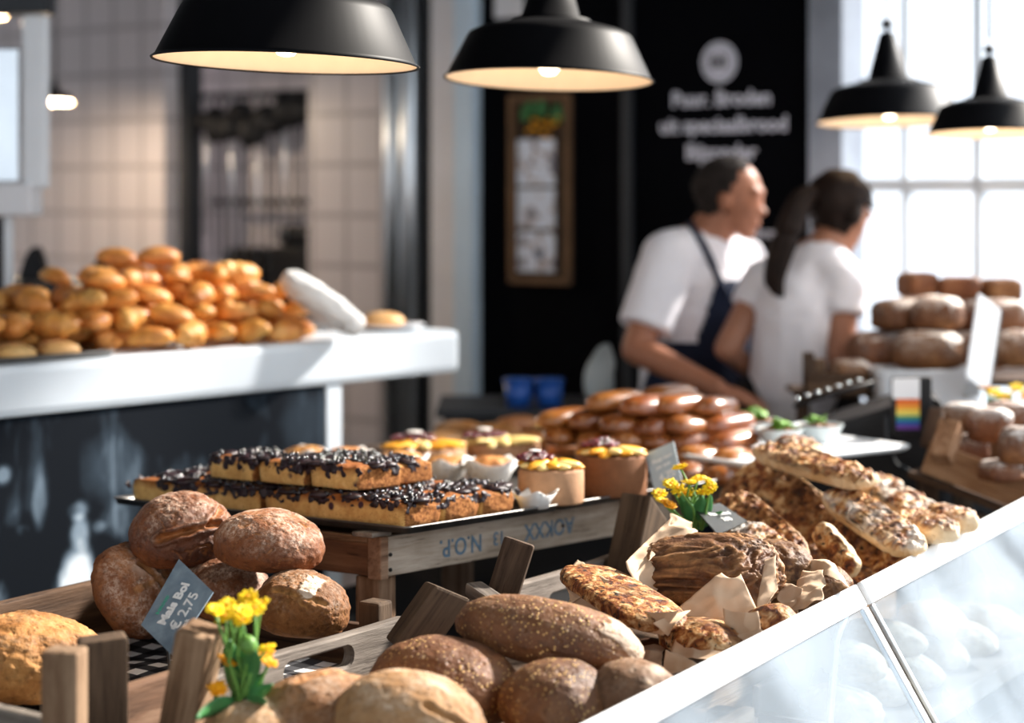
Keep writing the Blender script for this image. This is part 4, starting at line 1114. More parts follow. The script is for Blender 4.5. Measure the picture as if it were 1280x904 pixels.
# round cakes with mango and berries
def fruit_cake(px, py, dia, hgt, side, label, seed, currant=(0, .3), fruit='mango', sugar=.0):
    rnd = random.Random(seed); a, b = px_tray(px, py, 0); r_ = dia/2
    b += r_*.62; a += r_*.78          # px, py is the front foot of the cake
    m = EMat(a, b, .001)
    r = root('fruit_cake', None, label, 'cake', 'round cakes topped with fruit', m)
    bm = bmesh.new(); lathe(bm, [(.0001, 0), (r_*.97, 0), (r_, .004), (r_*1.01, hgt*.5), (r_, hgt-.005), (r_*.97, hgt), (.0001, hgt)], 56)
    for v in bm.verts: v.co += v.co.normalized()*.0012*nz(v.co, 60, seed)
    link('cake_body', bm_mesh('cake_body', bm, True), side, r)
    # the near half carries fruit slices fanned outwards, the middle a heap of berries
    for k in range(15):
        an = k*(2*math.pi/15)+.1; L = r_*rnd.uniform(.72, .82)
        bm = bmesh.new(); V, Fc = ico(3)
        M2 = Matrix.Rotation(an, 4, 'Z') @ Matrix.Translation((r_*.60, 0, hgt+.006+.004*(k % 2))) @ Matrix.Rotation(R(rnd.uniform(-4, 14)), 4, 'Y')
        ball(bm, (0,0,0), 1, 3, (L*.56, .0135, .0065))
        for v in bm.verts: v.co.y += .12*v.co.x*v.co.x/L*2
        link('fruit_slice', bm_mesh('fruit_slice', bm, True), M['melon'] if (fruit == 'melon' or rnd.random() < .22) else M['mango'], r, M2, True)
    bm = bmesh.new()
    for k in range(70):
        rr = r_*.55*math.sqrt(rnd.random()); an = rnd.uniform(0, 6.28)
        ball(bm, (rr*math.cos(an)+r_*currant[0], rr*math.sin(an)+r_*currant[1], hgt+.014+.016*(1-rr/(r_*.55))*rnd.random()+.004), rnd.uniform(.0045, .0062), 2)
    tag(link('berry_heap', bm_mesh('berry_heap', bm, True), M['currant'], r), kind='stuff')
    if sugar:
        bm = bmesh.new(); ball(bm, (r_*currant[0]*1.1, r_*currant[1], hgt+.032), r_*.2, 3, (1, 1, .22)); link('sugar_dusting', bm_mesh('sugar_dusting', bm, True), M['white_paper'], r)
    return r
fruit_cake(690, 634, .12, .062, M['biscuit'], 'pale sided round cake with mango, at the front of the second tray', 1, (-.2, .45), sugar=1)
fruit_cake(768, 624, .13, .075, M['choco_side'], 'brown sided tall round cake heaped with red berries, beside the pale price card', 2, (-.15, .3))
fruit_cake(628, 584, .165, .042, M['biscuit'], 'fruit cake behind the muffins with melon and a sugared berry heap', 3, (-.3, .35), 'melon', 1)
fruit_cake(528, 590, .18, .042, M['biscuit'], 'fruit cake farthest along behind the muffins, sugared berries on top', 4, (.0, .3), 'mango', 1)

# soft rolls behind the fruit cakes
rm = [loaf_mesh('soft_roll', (.135, .068, .05), 500+i, 4, ex=(.9,1,1), amp=.03, fine=.008, flour=.12, under=.7) for i in range(3)]
for k_ in rm: k_.materials.append(M['roll'])
rolls = [(575, 538, 4.45, -20, 'soft roll at the far end of the roll row, nearest the blue strip'), (620, 541, 4.5, -15, 'soft roll between the two end rolls above the far fruit cake'), (662, 553, 4.3, -25, 'soft roll right behind the melon topped cake'),
         (700, 548, 4.42, 20, 'soft roll before the glazed bun stack'), (648, 531, 4.6, 25, 'soft roll topped by a bright spot beside the glazed stack'), (716, 562, 4.3, 30, 'roll behind the berry heap of the tall brown cake'),
         (786, 566, 4.35, 10, 'roll peeking over the fruit of the tall brown cake'), (556, 552, 4.35, 40, 'roll mostly hidden behind the farthest fruit cake')]
ab = []
for k_, (px, py, Y, rz, lb) in enumerate(rolls):
    a, b = px_tray(px, py, .022); ab.append((a, b))
    tag(link('soft_roll', rm[k_ % 3], None, None, EMat(a, b, .022, rz-50)), lb, 'roll', 'soft rolls behind the fruit cakes')
riser = root('display_riser', E(1.1, .7, TZ-1.0), 'dark low stand under the soft rolls behind the cake trays', 'stand')
A0, A1, B0, B1 = min(x for x, y in ab)-.05, max(x for x, y in ab)+.06, .53, max(y for x, y in ab)+.06
eboard('top_board', A0, A1, B0, B1, -.022, -.0005, M['wood_dark'], riser)
for a, b in ((A0+.04, B0+.15), (A1-.04, B0+.04), (A0+.04, B1-.04), (A1-.04, B1-.04)):
    post('leg', Vector((E(a, b).x, E(a, b).y, TZ+.001)), E(a, b, -.023), .04, .04, M['wood_dark_z'], riser)

# glazed bun stack
bmesh_b = [loaf_mesh('glazed_bun', (.155, .08, .05), 600+i, 4, ex=(.6,.85,.9), amp=.025, fine=.006, flour=0, under=.8) for i in range(3)]
for k_ in bmesh_b: k_.materials.append(M['brioche'])
st = [ # px, py, Y, row name
 (770, 502, 4.42, 'top'), (812, 508, 4.36, 'top'), (848, 506, 4.38, 'top'), (893, 509, 4.42, 'top'), (836, 495, 4.5, 'top'),
 (706, 524, 4.45, 'second'), (748, 524, 4.42, 'second'), (786, 530, 4.36, 'second'), (824, 531, 4.36, 'second'), (862, 532, 4.36, 'second'), (908, 530, 4.4, 'second'),
 (712, 545, 4.44, 'third'), (754, 548, 4.4, 'third'), (795, 550, 4.36, 'third'), (833, 552, 4.36, 'third'), (871, 550, 4.36, 'third'), (915, 552, 4.36, 'third'),
 (880, 571, 4.3, 'fourth'), (922, 575, 4.26, 'fourth'), (838, 572, 4.34, 'fourth'), (796, 570, 4.36, 'fourth'), (755, 568, 4.38, 'fourth'),
 (872, 592, 4.2, 'bottom'), (915, 596, 4.16, 'bottom')]
cnt = {}
for k_, (px, py, Y, rw) in enumerate(st):
    i = cnt.get(rw, 0); cnt[rw] = i+1
    m = TR(at(px, py, Y), (random.uniform(-5, 5), random.uniform(-5, 5), 50+random.uniform(-9, 9)), (1, 1, 1))
    tag(link('glazed_bun', bmesh_b[k_ % 3], None, None, m), f'shiny glazed bun, {ords[i]} from the blue strip in the {rw} row of the stack', 'bun', 'glazed buns in the stack')

# pale price card behind flowers, dark card behind them
r, m, w_, h_ = card('price_card', 'pale grey price card standing by the tall brown fruit cake', 'price card', at(806, 567, 3.86), at(842, 552, 3.84), at(852, 600, 3.8), at(819, 617, 3.82), M['slate_pale'])
text('product_name', 'Mango taart', .0092, M['chalk'], r, on_card(m, .001, .017), .0004)
text('product_name', 'per stuk', .0092, M['chalk'], r, on_card(m, .0, .003), .0004)
text('price', '4,75', .02, M['chalk'], r, on_card(m, .002, -.019), .0007)
r, m, w_, h_ = card('price_card', 'black price card lying behind the second bunch of flowers', 'price card', at(868, 636, 3.5), at(900, 628, 3.56), at(934, 652, 3.52), at(898, 668, 3.42), M['slate_dark'])
text('product_name', 'Pizzabrood', .012, M['chalk'], r, on_card(m, .008, .006, -12), .0003)
text('price', '3,95', .014, M['chalk'], r, on_card(m, .004, -.012, -12), .0003)

# paper wrapped bread
def wrapped(label, loc): return root('wrapped_bread', loc, label, 'bread', 'bread wrapped in kraft paper')
def orient(p0, p1, up): return frame((Vector(p0)+Vector(p1))/2, Vector(p1)-Vector(p0), Vector(up))
P0, P1 = at(806, 722, 3.3), at(962, 724, 3.16)
r = wrapped('big dark ridged loaf with kraft paper folded around it', (P0+P1)/2)
me = loaf_mesh('loaf_body', ((P1-P0).length*1.08, .15, .125), 701, 6, ex=(.62,.8,.8), amp=.03, fine=.012, ridge=.085, flour=.25, under=.85)
link('loaf_body', me, M['ridged'], r, orient(P0, P1, (-.1,-.35,1)), False)
paper('paper_wrap', (at(778, 706, 3.2), at(806, 762, 3.16), at(838, 648, 3.36), at(872, 664, 3.3)), M['kraft'], r, (-.01,-.02,.0), .011, 1)
paper('paper_wrap', (at(832, 660, 3.37), at(806, 700, 3.2), at(842, 645, 3.42), at(868, 655, 3.4)), M['kraft'], r, (0,0,.0), .009, 6)
paper('paper_wrap', (at(838, 768, 3.1), at(952, 774, 3.05), at(902, 716, 3.12), at(926, 718, 3.11)), M['kraft'], r, (0,-.012,-.006), .006, 2)
paper('paper_wrap', (at(945, 772, 3.06), at(972, 735, 3.1), at(955, 700, 3.16), at(966, 690, 3.18)), M['kraft'], r, (.01,-.008,0), .006, 3)
paper('paper_wrap', (at(800, 765, 3.15), at(950, 782, 3.06), at(808, 738, 3.25), at(940, 758, 3.16)), M['kraft'], r, (0,.0,-.012), .007, 12)
P0, P1 = at(722, 712, 3.24), at(838, 786, 2.98)
r = wrapped('long slice of cheese topped bread slipping out of kraft paper beside the hand hole', (P0+P1)/2)
me = loaf_mesh('slice_body', ((P1-P0).length*1.02, .11, .034), 711, 5, ex=(.6,.7,.6), amp=.04, fine=.02, flour=.0)
link('slice_body', me, M['pizza'], r, orient(P0, P1, (.25,-.45,1)), False)
paper('paper_wrap', (at(703, 722, 3.2), at(712, 756, 3.14), at(722, 700, 3.28), at(760, 728, 3.12)), M['kraft'], r, (0,-.01,0), .005, 4)
paper('paper_wrap', (at(712, 752, 3.16), at(830, 795, 2.96), at(738, 728, 3.14), at(850, 764, 2.95)), M['kraft'], r, (0,-.02,-.014), .006, 5)
paper('paper_wrap', (at(836, 795, 2.95), at(846, 778, 2.94), at(818, 778, 2.96), at(862, 764, 3.0)), M['kraft'], r, (0,-.006,.004), .005, 15)
P0, P1 = at(846, 792, 3.06), at(912, 812, 2.94)
r = wrapped('small round cheese bread with browned top in front of the big ridged loaf', (P0+P1)/2)
me = loaf_mesh('bread_body', ((P1-P0).length*1.25, .1, .065), 721, 5, ex=(.9,.9,.9), amp=.05, fine=.03, flour=0)
link('bread_body', me, M['pizza'], r, orient(P0, P1, (.1,-.2,1)), False)
paper('paper_wrap', (at(838, 818, 2.96), at(905, 826, 2.88), at(846, 796, 2.98), at(918, 812, 2.9)), M['kraft'], r, (0,-.012,-.006), .005, 7)
P0, P1 = at(938, 786, 3.05), at(985, 776, 2.98)
r = wrapped('pale paper twist around a small bread by the white glass rail', (P0+P1)/2)
me = loaf_mesh('bread_body', (.1, .075, .06), 731, 5, amp=.04, fine=.02, flour=.1)
link('bread_body', me, M['pizza'], r, orient(P0, P1, (0,-.3,1)), False)
paper('paper_wrap', (at(908, 804, 2.96), at(952, 796, 2.92), at(906, 762, 3.0), at(950, 766, 2.96)), M['kraft'], r, (0,-.012,.0), .006, 8)
paper('paper_wrap', (at(916, 820, 2.96), at(962, 800, 2.9), at(910, 796, 2.97), at(950, 785, 2.92)), M['kraft'], r, (0,-.006,.0), .005, 18)
P0, P1 = at(988, 748, 3.3), at(1042, 736, 3.3)
r = wrapped('dark loaf end bundled in kraft paper where two glass panels meet', (P0+P1)/2)
me = loaf_mesh('loaf_body', (.135, .09, .075), 741, 5, ex=(.8,.9,.9), amp=.04, fine=.015, ridge=.06, flour=.4)
link('loaf_body', me, M['ridged'], r, orient(P0, P1, (.1,-.3,1)), False)
paper('paper_wrap', (at(982, 770, 3.12), at(1030, 752, 3.08), at(1004, 715, 3.22), at(1030, 714, 3.2)), M['kraft'], r, (0,-.01,0), .007, 9)
paper('paper_wrap', (at(1022, 722, 3.2), at(1064, 738, 3.12), at(1010, 706, 3.26), at(1046, 712, 3.24)), M['kraft'], r, (0,0,.012), .007, 10)
paper('paper_wrap', (at(972, 752, 3.16), at(996, 778, 3.1), at(968, 720, 3.22), at(1004, 738, 3.15)), M['kraft'], r, (0,-.006,0), .006, 11)
P0, P1 = at(842, 838, 3.0), at(800, 808, 3.08)
r = wrapped('shadowed brown paper packet low between the oval loaf and small cheese bread', (P0+P1)/2)
link('packet_body', loaf_mesh('packet_body', (.1, .07, .05), 751, 4, flour=0), M['ridged'], r, orient(P0, P1, (0,0,1)), False)
paper('paper_wrap', (at(826, 846, 2.92), at(876, 834, 2.9), at(832, 812, 2.96), at(846, 816, 2.95)), M['kraft'], r, (0,-.006,0), .005, 13)
paper('paper_wrap', (at(796, 830, 3.0), at(828, 838, 2.94), at(794, 800, 3.06), at(830, 806, 3.02)), M['kraft'], r, (0,-.006,0), .007, 14)
# dark loaf end and floury strip behind the big ridged loaf
loaf('ridged_loaf', (.145, .1, .085), None, None, M['ridged'], 761, 'dark crusted loaf end behind the big paper wrapped loaf', M=orient(at(930, 700, 3.36), at(1004, 716, 3.24), (.2,-.2,1)), sub=5, ex=(.7,.9,.9), ridge=.05, amp=.04, flour=.3)

# pizza bread strips
gP = 'cheese topped bread strips in the heap'
def strip(p0, p1, up, wd, th, seed, label, flour=.0, taper=.1, edge=1, mat='pizza'):
    p0, p1 = Vector(p0), Vector(p1); L = (p1-p0).length
    V, Fc = ico(6); vs = []; fl = []; sc_ = []
    for p in V:
        q = Vector([math.copysign(abs(c)**e, c) for c, e in zip(p, (.5, .62, .7))])
        d = 1+.03*nz(Vector((p.x*3, p.y, p.z)), 2, seed)
        top = sstep(-.1, .5, p.z)
        w_ = Vector((q.x*L*.5, q.y*wd*.5, q.z*th*.5))
        lump = .0055*nz(w_, 55, seed)+.0045*nz(w_, 110, seed+2)
        y = w_.y*d*(1-taper*abs(p.x)**3); z = w_.z*d + lump*top
        vs.append((w_.x, y+lump*.4, z))
        side = 1-sstep(.1, .55, p.z + .3*nz(w_, 40, seed+6)); sc_.append(side*edge)
        fl.append(flour*sstep(.0, .6, nz(w_, 16, seed+4)+.35)*top)
    o = link('pizza_bread', mesh('pizza_bread', vs, Fc, True, {'flour': fl, 'score': sc_}), M[mat], None, orient(p0, p1, up))
    return tag(o, label, 'bread', gP)
strip(at(946, 562, 3.93), at(1092, 604, 3.68), (-.1,-.3,1), .07, .036, 801, 'topmost cheese bread strip lying over the heap toward the black till', .12)
strip(at(1038, 616, 3.76), at(1148, 690, 3.46), (-.25,-.35,1), .075, .036, 802, 'floury topped cheese strip sloping down to the glass rail', .75)
strip(at(918, 596, 4.0), at(1034, 684, 3.72), (-.6,-1.0,.75), .15, .028, 803, 'wide browned cheese slab facing the fruit cakes, upper of the two wide slabs', 0, .05, .6)
strip(at(1014, 636, 3.86), at(1106, 738, 3.52), (-.6,-.9,.7), .15, .03, 804, 'wide dark cheese slab with a pale dough corner against the glass rail', 0, .05, .3, 'pizza_dark')
strip(at(1080, 598, 3.98), at(1168, 652, 3.74), (-.1,-.2,1), .075, .036, 805, 'cheese strip behind the topmost one, whitened along its back', .85)  # strong flour tint over its top
strip(at(1128, 650, 3.72), at(1186, 668, 3.52), (.0,-.3,1), .07, .045, 806, 'cheese strip showing its pale cut end just above the glass rail', .2)
strip(at(1150, 640, 3.86), at(1212, 656, 3.66), (.0,-.2,1), .07, .045, 807, 'last cheese strip at the end of the heap beside the rail', .6)
strip(at(902, 625, 3.74), at(996, 712, 3.46), (-.3,-.9,.8), .1, .03, 808, 'low cheese slab behind the black price card', 0, .05, .4, 'pizza_dark')
strip(at(925, 660, 3.56), at(1012, 738, 3.34), (-.1,-.5,1), .075, .042, 809, 'floury pale strip just behind the ridged dark loaf', .8)
strip(at(1022, 660, 3.56), at(1070, 716, 3.44), (-.9,-.4,.4), .045, .03, 810, 'short pale dough strip leaning on the wide dark slab', 0, .05, 1.3)
strip(at(985, 560, 4.15), at(1010, 572, 4.02), (0,0,1), .08, .06, 811, 'dark bread end under the white salad platter', .3)
strip(at(985, 690, 3.7), at(1075, 745, 3.44), (-.1,-.3,1), .13, .03, 812, 'dark cheese slab at the bottom of the heap', 0, mat='pizza_dark')

# flowers
def bunch(name, label, base, heads, mats, stem_r, leaves, seed, pet=.012):
    rnd = random.Random(seed)
    r = root('flower_bunch', base, label, 'flowers')
    for k, (p, orange) in enumerate(heads):
        p = Vector(p)
        b0 = Vector(base)+Vector((rnd.uniform(-.012, .012), rnd.uniform(-.012, .012), 0))
        mid = b0.lerp(p, .55)+Vector((rnd.uniform(-.014, .014), rnd.uniform(-.012, .012), .0))
        bm = bmesh.new(); tube(bm, [b0, b0.lerp(mid, .5)+Vector((.002, 0, 0)), mid, mid.lerp(p, .6), p], stem_r, 7)
        s_ = link('stem', bm_mesh('stem', bm, True), M['stem'], r, None, False)
        bm = bmesh.new(); n = rnd.randint(8, 11); ax = Vector((rnd.uniform(-.6, .6), rnd.uniform(-.9, .2), 1)).normalized()
        Q = ax.to_track_quat('Z', 'X').to_matrix()
        for ly in range(2):
            for i in range(n):
                a = 2*math.pi*(i+.5*ly)/n; l_ = pet*rnd.uniform(.85, 1.15)*(1 if ly == 0 else .72)
                ball(bm, p + Q @ Vector((math.cos(a)*l_*.62, math.sin(a)*l_*.62, .003*ly+.002*rnd.random())), l_*.5, 2, (1.0, .52, .2), Q @ Matrix.Rotation(a, 3, 'Z') @ Matrix.Rotation(R(-18), 3, 'Y'))
        b_ = link('blossom', bm_mesh('blossom', bm, True), M['petal_orange'] if orange else M['petal'], r, None, False)
        bm = bmesh.new(); ball(bm, p + Q @ Vector((0,0,.004)), pet*.3, 2, (1, 1, .6)); ch = link('blossom_centre', bm_mesh('blossom_centre', bm, True), M['petal_orange'], b_, None, False)
    for k, (p0, p1, w_) in enumerate(leaves):
        p0, p1 = Vector(p0), Vector(p1); d = p1-p0; sd = d.cross(Vector((0, 1, .2))).normalized(); up = sd.cross(d).normalized()
        def lf(s, t, p0=p0, d=d, sd=sd, up=up, w_=w_):
            return p0 + d*s + sd*((t-.5)*2*w_*math.sin(math.pi*min(1, s*.93+.07))**.8) + up*(.25*d.length*math.sin(s*2.6)*.35 + abs(t-.5)*w_*.7)
        sheet('leaf', lf, 14, 6, M['leaf'], r, None and 0 or .0008)
    return r
Yf = 2.62
bunch('flower_bunch', 'yellow flowers tied to the crate post beside the price card', at(300, 884, Yf),
      [(at(268, 764, Yf), 0), (at(285, 758, Yf+.02), 0), (at(302, 765, Yf-.02), 0), (at(318, 762, Yf), 0), (at(310, 748, Yf+.03), 0), (at(296, 774, Yf-.03), 0), (at(326, 756, Yf+.02), 0), (at(282, 772, Yf+.01), 0), (at(303, 778, Yf-.04), 0),
       (at(330, 820, Yf+.02), 1), (at(336, 830, Yf), 1), (at(283, 828, Yf), 1), (at(272, 862, Yf-.02), 1), (at(334, 812, Yf), 0)], None, .0022,
      [(at(300, 880, Yf), at(250, 902, Yf-.08), .014), (at(302, 876, Yf), at(312, 806, Yf-.02), .011), (at(298, 878, Yf), at(292, 812, Yf+.02), .012), (at(304, 880, Yf), at(330, 842, Yf), .009), (at(303, 882, Yf), at(340, 858, Yf-.02), .009),
       (at(296, 872, Yf), at(278, 812, Yf+.03), .010), (at(306, 870, Yf), at(322, 800, Yf+.04), .010), (at(298, 868, Yf), at(305, 790, Yf-.01), .009), (at(300, 884, Yf), at(330, 880, Yf-.05), .01), (at(310, 860, Yf), at(316, 815, Yf-.04), .012), (at(296, 860, Yf), at(286, 800, Yf), .009)], 1, .0125)
bm = bmesh.new(); ball(bm, at(310, 806, Yf-.04), .011, 3, (1, 1, 1.1)); 
fb_ = [o for o in bpy.data.objects if o.name == 'flower_bunch'][0]
link('flower_bud', bm_mesh('flower_bud', bm, True), M['stem'], fb_, None, False)
Yg = 3.5
bunch('flower_bunch', 'yellow flowers standing behind the paper wrapped loaf', at(872, 662, Yg),
      [(at(828, 628, Yg), 0), (at(838, 606, Yg), 0), (at(848, 612, Yg-.02), 0), (at(862, 604, Yg), 0), (at(872, 600, Yg+.02), 0), (at(884, 602, Yg), 0), (at(888, 612, Yg-.02), 0), (at(850, 585, Yg+.03), 0), (at(824, 618, Yg+.02), 0), (at(836, 632, Yg-.02), 1), (at(858, 618, Yg+.02), 0), (at(880, 616, Yg), 0)], None, .002,
      [(at(872, 662, Yg), at(850, 620, Yg), .012), (at(874, 660, Yg), at(890, 620, Yg), .012), (at(872, 662, Yg), at(868, 615, Yg+.03), .013), (at(876, 660, Yg), at(904, 640, Yg), .007), (at(870, 660, Yg), at(858, 628, Yg-.02), .012), (at(872, 660, Yg), at(878, 622, Yg-.03), .012)], 2, .0135)

# glass guard
gp = [Vector((.093, 2.39, 0)), Vector((1.03, 4.12, 0))]; gd = (gp[1]-gp[0]).normalized(); gn = Vector((gd.y, -gd.x, 0))
ZT = .98
def G(s, out, z): return gp[0] + gd*s + gn*out + Vector((0,0,z))
def guard(s0, s1, label, first):
    r = root('glass_guard', G((s0+s1)/2, .1, TZ), label, 'glass guard', 'sloping glass guards along the table')
    sl = Vector((gn.x*.12, gn.y*.12, -.2)).normalized()
    def slab(name, a, b, d0, d1, th, mat, bev=.003, lift=0):
        c = G((a+b)/2, 0, ZT) + sl*((d0+d1)/2); m = frame(c, gd, sl.cross(gd)); n_ = m.to_3x3() @ Vector((0,0,1))
        m.translation = c + n_*lift
        return obj_box(name, (b-a, d1-d0, th), m, mat, r, bev)
    slab('top_rail', s0, s1, -.004, .034, .012, M['white_paint'], .004)
    slab('side_frame', s0, s0+(.02 if first else .007), .0345, .62, .01, M['white_paint'] if first else M['steel'])
    slab('side_frame', s1-.02, s1, .0345, .62, .01, M['white_paint'])
    slab('glass_panel', s0+(.0205 if first else .0075), s1-.0205, .0345, .62, .006, M['glass'] if first else M['glass_clear'], .0006)
    bm = bmesh.new(); sx = s1-.03
    p = [G(sx, -.03, .7), G(sx, -.03, .78), G(sx, -.02, .9), G(sx, .0, .955)]
    tube(bm, p, .006, 10); link('bracket', bm_mesh('bracket', bm, True), M['steel'], r, None, False)
    return r
s_mid = (at(1088, 735, 3.21)-gp[0]).dot(gd)
gA = guard(-.55, s_mid-.012, 'sloping glass guard in front of the dark grain loaves', True)
gB_ = guard(s_mid+.012, 2.6, 'sloping glass guard in front of the white floured loaves', False)
# floured loaves behind the second panel
gW = 'white floured loaves behind the glass'
ln = root('bread_basket', T(3.6, 1.27, TZ), 'grey brown cloth lined basket behind the second glass panel', 'basket')
obj_box('basket_floor', (1.2, .24, .012), TMat(3.62, 1.295, TZ+.0075), M['linen'], ln)
board('basket_wall', T(3.03, 1.385, TZ+.002), T(4.2, 1.385, TZ+.002), .1, .012, M['linen'], ln)
board('basket_wall', T(3.03, 1.18, TZ+.002), T(4.2, 1.18, TZ+.002), .035, .01, M['linen'], ln)
board('basket_end', T(3.02, 1.185, TZ+.002), T(3.02, 1.38, TZ+.002), .06, .012, M['linen'], ln)
wl = [(3.16, 1.27, .752, 70, 'floured loaf lying crosswise nearest the panel joint'), (3.30, 1.27, .757, 62, 'second floured loaf from the panel joint'), (3.44, 1.27, .755, 75, 'third floured loaf from the panel joint'), (3.59, 1.27, .757, 66, 'fourth floured loaf from the panel joint'),
      (3.74, 1.27, .755, 72, 'fifth floured loaf from the panel joint'), (3.23, 1.28, .81, 50, 'floured loaf on top of the first two by the joint'), (3.4, 1.29, .815, 80, 'floured loaf resting on top in the middle of the basket'), (3.6, 1.27, .815, 58, 'floured loaf on top toward the picture edge'), (3.9, 1.27, .757, 70, 'sixth floured loaf from the panel joint')]
for k_, (u, v, z, rz, lb) in enumerate(wl):
    loaf('floured_loaf', (.165, .1, .072), None, None, M['pale_loaf'], 850+k_, lb, group=gW, M=TMat(u, v+.02, z, rz), sub=5, under=.75, amp=.05, fine=.015, flour=.9, grooves=(((-.6,0,.75), (.6,0.1,.75), .12, .06),) if k_ % 2 == 0 else ())
wl2 = [(2.5, 1.17, .76, 60), (2.68, 1.175, .76, 75), (2.86, 1.175, .76, 66)]
for k_, (u, v, z, rz) in enumerate(wl2):
    loaf('floured_loaf', (.17, .085, .075), None, None, M['pale_loaf'], 870+k_, f'blurred floured loaf behind the hazy first glass panel, {ords[k_]} from the picture bottom', group='floured loaves behind the hazy glass', M=TMat(u, v+.02, TZ+.03, rz), sub=4, under=.75, amp=.05, flour=.9)
# ------------------------------------------------------------------ till, dark bread stack, right crate
tl_ = root('cash_till', at(1080, 600, 4.7), 'black sloping till with a small screen, between the cheese bread and the dark bread', 'till')
tl_.location.z = TZ
c = at(1080, 560, 4.75)
bm = bmesh.new()
pr = [(-.165, .0), (.18, .0), (.18, .235), (.14, .255), (.02, .215), (-.15, .16), (-.165, .14)]
pr = [(x, z) for x, z in pr]; prism(bm, pr, .26)
bmesh.ops.bevel(bm, geom=list(bm.edges), offset=.008, segments=2, affect='EDGES')
zb = CH-(625-HZ)/F*4.75
link('till_body', bm_mesh('till_body', bm), M['black_plastic'], tl_, TR((c.x, 4.78, zb), (0,0,-8)), False)
obj_box('till_stand', (.3, .24, zb-TZ-.004), TR((c.x, 4.78, (zb+TZ)/2-.001), (0,0,-8)), M['black_plastic'], tl_, .005)
bm = bmesh.new(); a, b = at(992, 508, 4.63), at(1092, 478, 4.63)
tube(bm, [a, a.lerp(b, .5)+Vector((0,0,.002)), b], .005, 10); link('till_edge', bm_mesh('till_edge', bm, True), M['black_plastic'], tl_, None, False)
for k in range(7):
    p = a.lerp(b, .06+.13*k)+Vector((0, .03, .012)); bm = bmesh.new(); ball(bm, p, .007, 2, (1, 1, .5)); link('key', bm_mesh('key', bm, True), M['steel'], tl_, None, False)
dv = root('card_terminal', at(1141, 545, 4.58), 'small black card terminal with a rainbow striped sticker', 'card terminal')
dv.location.z = at(1141, 548, 4.58).z
x0, x1 = at(1117, 500, 4.55).x, at(1166, 500, 4.55).x; zt_, zb_ = at(0, 472, 4.55).z, at(0, 548, 4.55).z
obj_box('terminal_body', (x1-x0, .03, zt_-zb_), TR(((x0+x1)/2, 4.57, (zt_+zb_)/2)), M['black_plastic'], dv, .006)
def rainbow():
    k = N('rainbow sticker'); sp = k.n('ShaderNodeSeparateXYZ'); k.l(k.obj(), sp.inputs[0]); hh = (zb2-zt2)
    c = k.ramp(k.val(sp.outputs[2], abs(hh)/2, -abs(hh)/2), [(0, (.75,.16,.03)), (.2, (.85,.36,.04)), (.36, (.85,.68,.12)), (.55, (.06,.32,.2)), (.7, (.02,.12,.42)), (.86, (.16,.05,.32))], 'CONSTANT')
    return k.done(c, .5)
zt2, zb2 = at(0, 499, 4.55).z, at(0, 537, 4.55).z
M['rainbow'] = rainbow()
obj_box('sticker', (at(1150, 0, 4.55).x-at(1121, 0, 4.55).x, .0012, zt2-zb2), TR((at(1135.5, 0, 4.55).x, 4.554, (zt2+zb2)/2)), M['rainbow'], dv, .0003)
obj_box('receipt', (at(1150, 0, 4.55).x-at(1116, 0, 4.55).x, .003, .045), TR((at(1133, 0, 4.55).x, 4.553, at(0, 486, 4.55).z)), M['white_plastic'], dv, .0006)
bm = bmesh.new(); tube(bm, [at(1108, 520, 4.56), at(1108, 556, 4.55), at(1120, 580, 4.55), at(1150, 596, 4.55)], .004, 8)
link('cable', bm_mesh('cable', bm, True), M['black_trim'], dv, None, False)
# white perforated basket with coloured dots
bk = root('perforated_basket', at(1165, 560, 4.9), 'white perforated plastic basket with rows of coloured dots behind the till', 'basket')
a, b = at(1100, 555, 5.0), at(1226, 463, 5.0); cx, cz = (a.x+b.x)/2, (a.z+b.z)/2; sx_, sz_ = b.x-a.x, b.z-a.z
bk.location.z = a.z
bm = bmesh.new(); rect_bowl(bm, sx_, .13, [(.0, 0), (-.006, sz_-.012), (-.012, sz_-.012), (-.012, sz_), (-.004, sz_), (.004, .01)], .02)
link('basket_shell', bm_mesh('basket_shell', bm), M['white_plastic'], bk, TR((cx, 5.072, a.z)), False)
for r_ in range(3):
    for c_ in range(5):
        bm = bmesh.new(); lathe(bm, [(.0001, 0), (.0085, 0), (.0085, .002), (.0001, .002)], 14)
        dm = [M['currant'], M['petal_orange'], M['currant'], M['stem'], M['currant']][(c_+r_) % 5]
        link('dot', bm_mesh('dot', bm), dm, bk, TR((a.x+.045+c_*.041, 5.0055, a.z+.04+r_*.045), (90, 0, 0)), False)
# plinth holding the basket
ps = root('counter_plinth', at(1160, 700, 4.95), 'dark plinth under the white basket and dark bread', 'stand'); ps.location.z = 0
obj_box('plinth_body', (.55, .8, a.z-.002), TR((1.225, 5.4, (a.z-.002)/2)), M['black_plastic'], ps, .004)
obj_box('plinth_top', (.6, .6, .018), TR((1.23, 5.46, CH-(470-HZ)/F*5.24-.012)), M['wood_dark'], ps)
for dx in (-.23, .25): obj_box('plinth_post', (.04, .4, CH-(470-HZ)/F*5.24-.022-a.z), TR((1.23+dx, 5.48, (a.z+CH-(470-HZ)/F*5.24-.022)/2)), M['wood_dark_z'], ps)

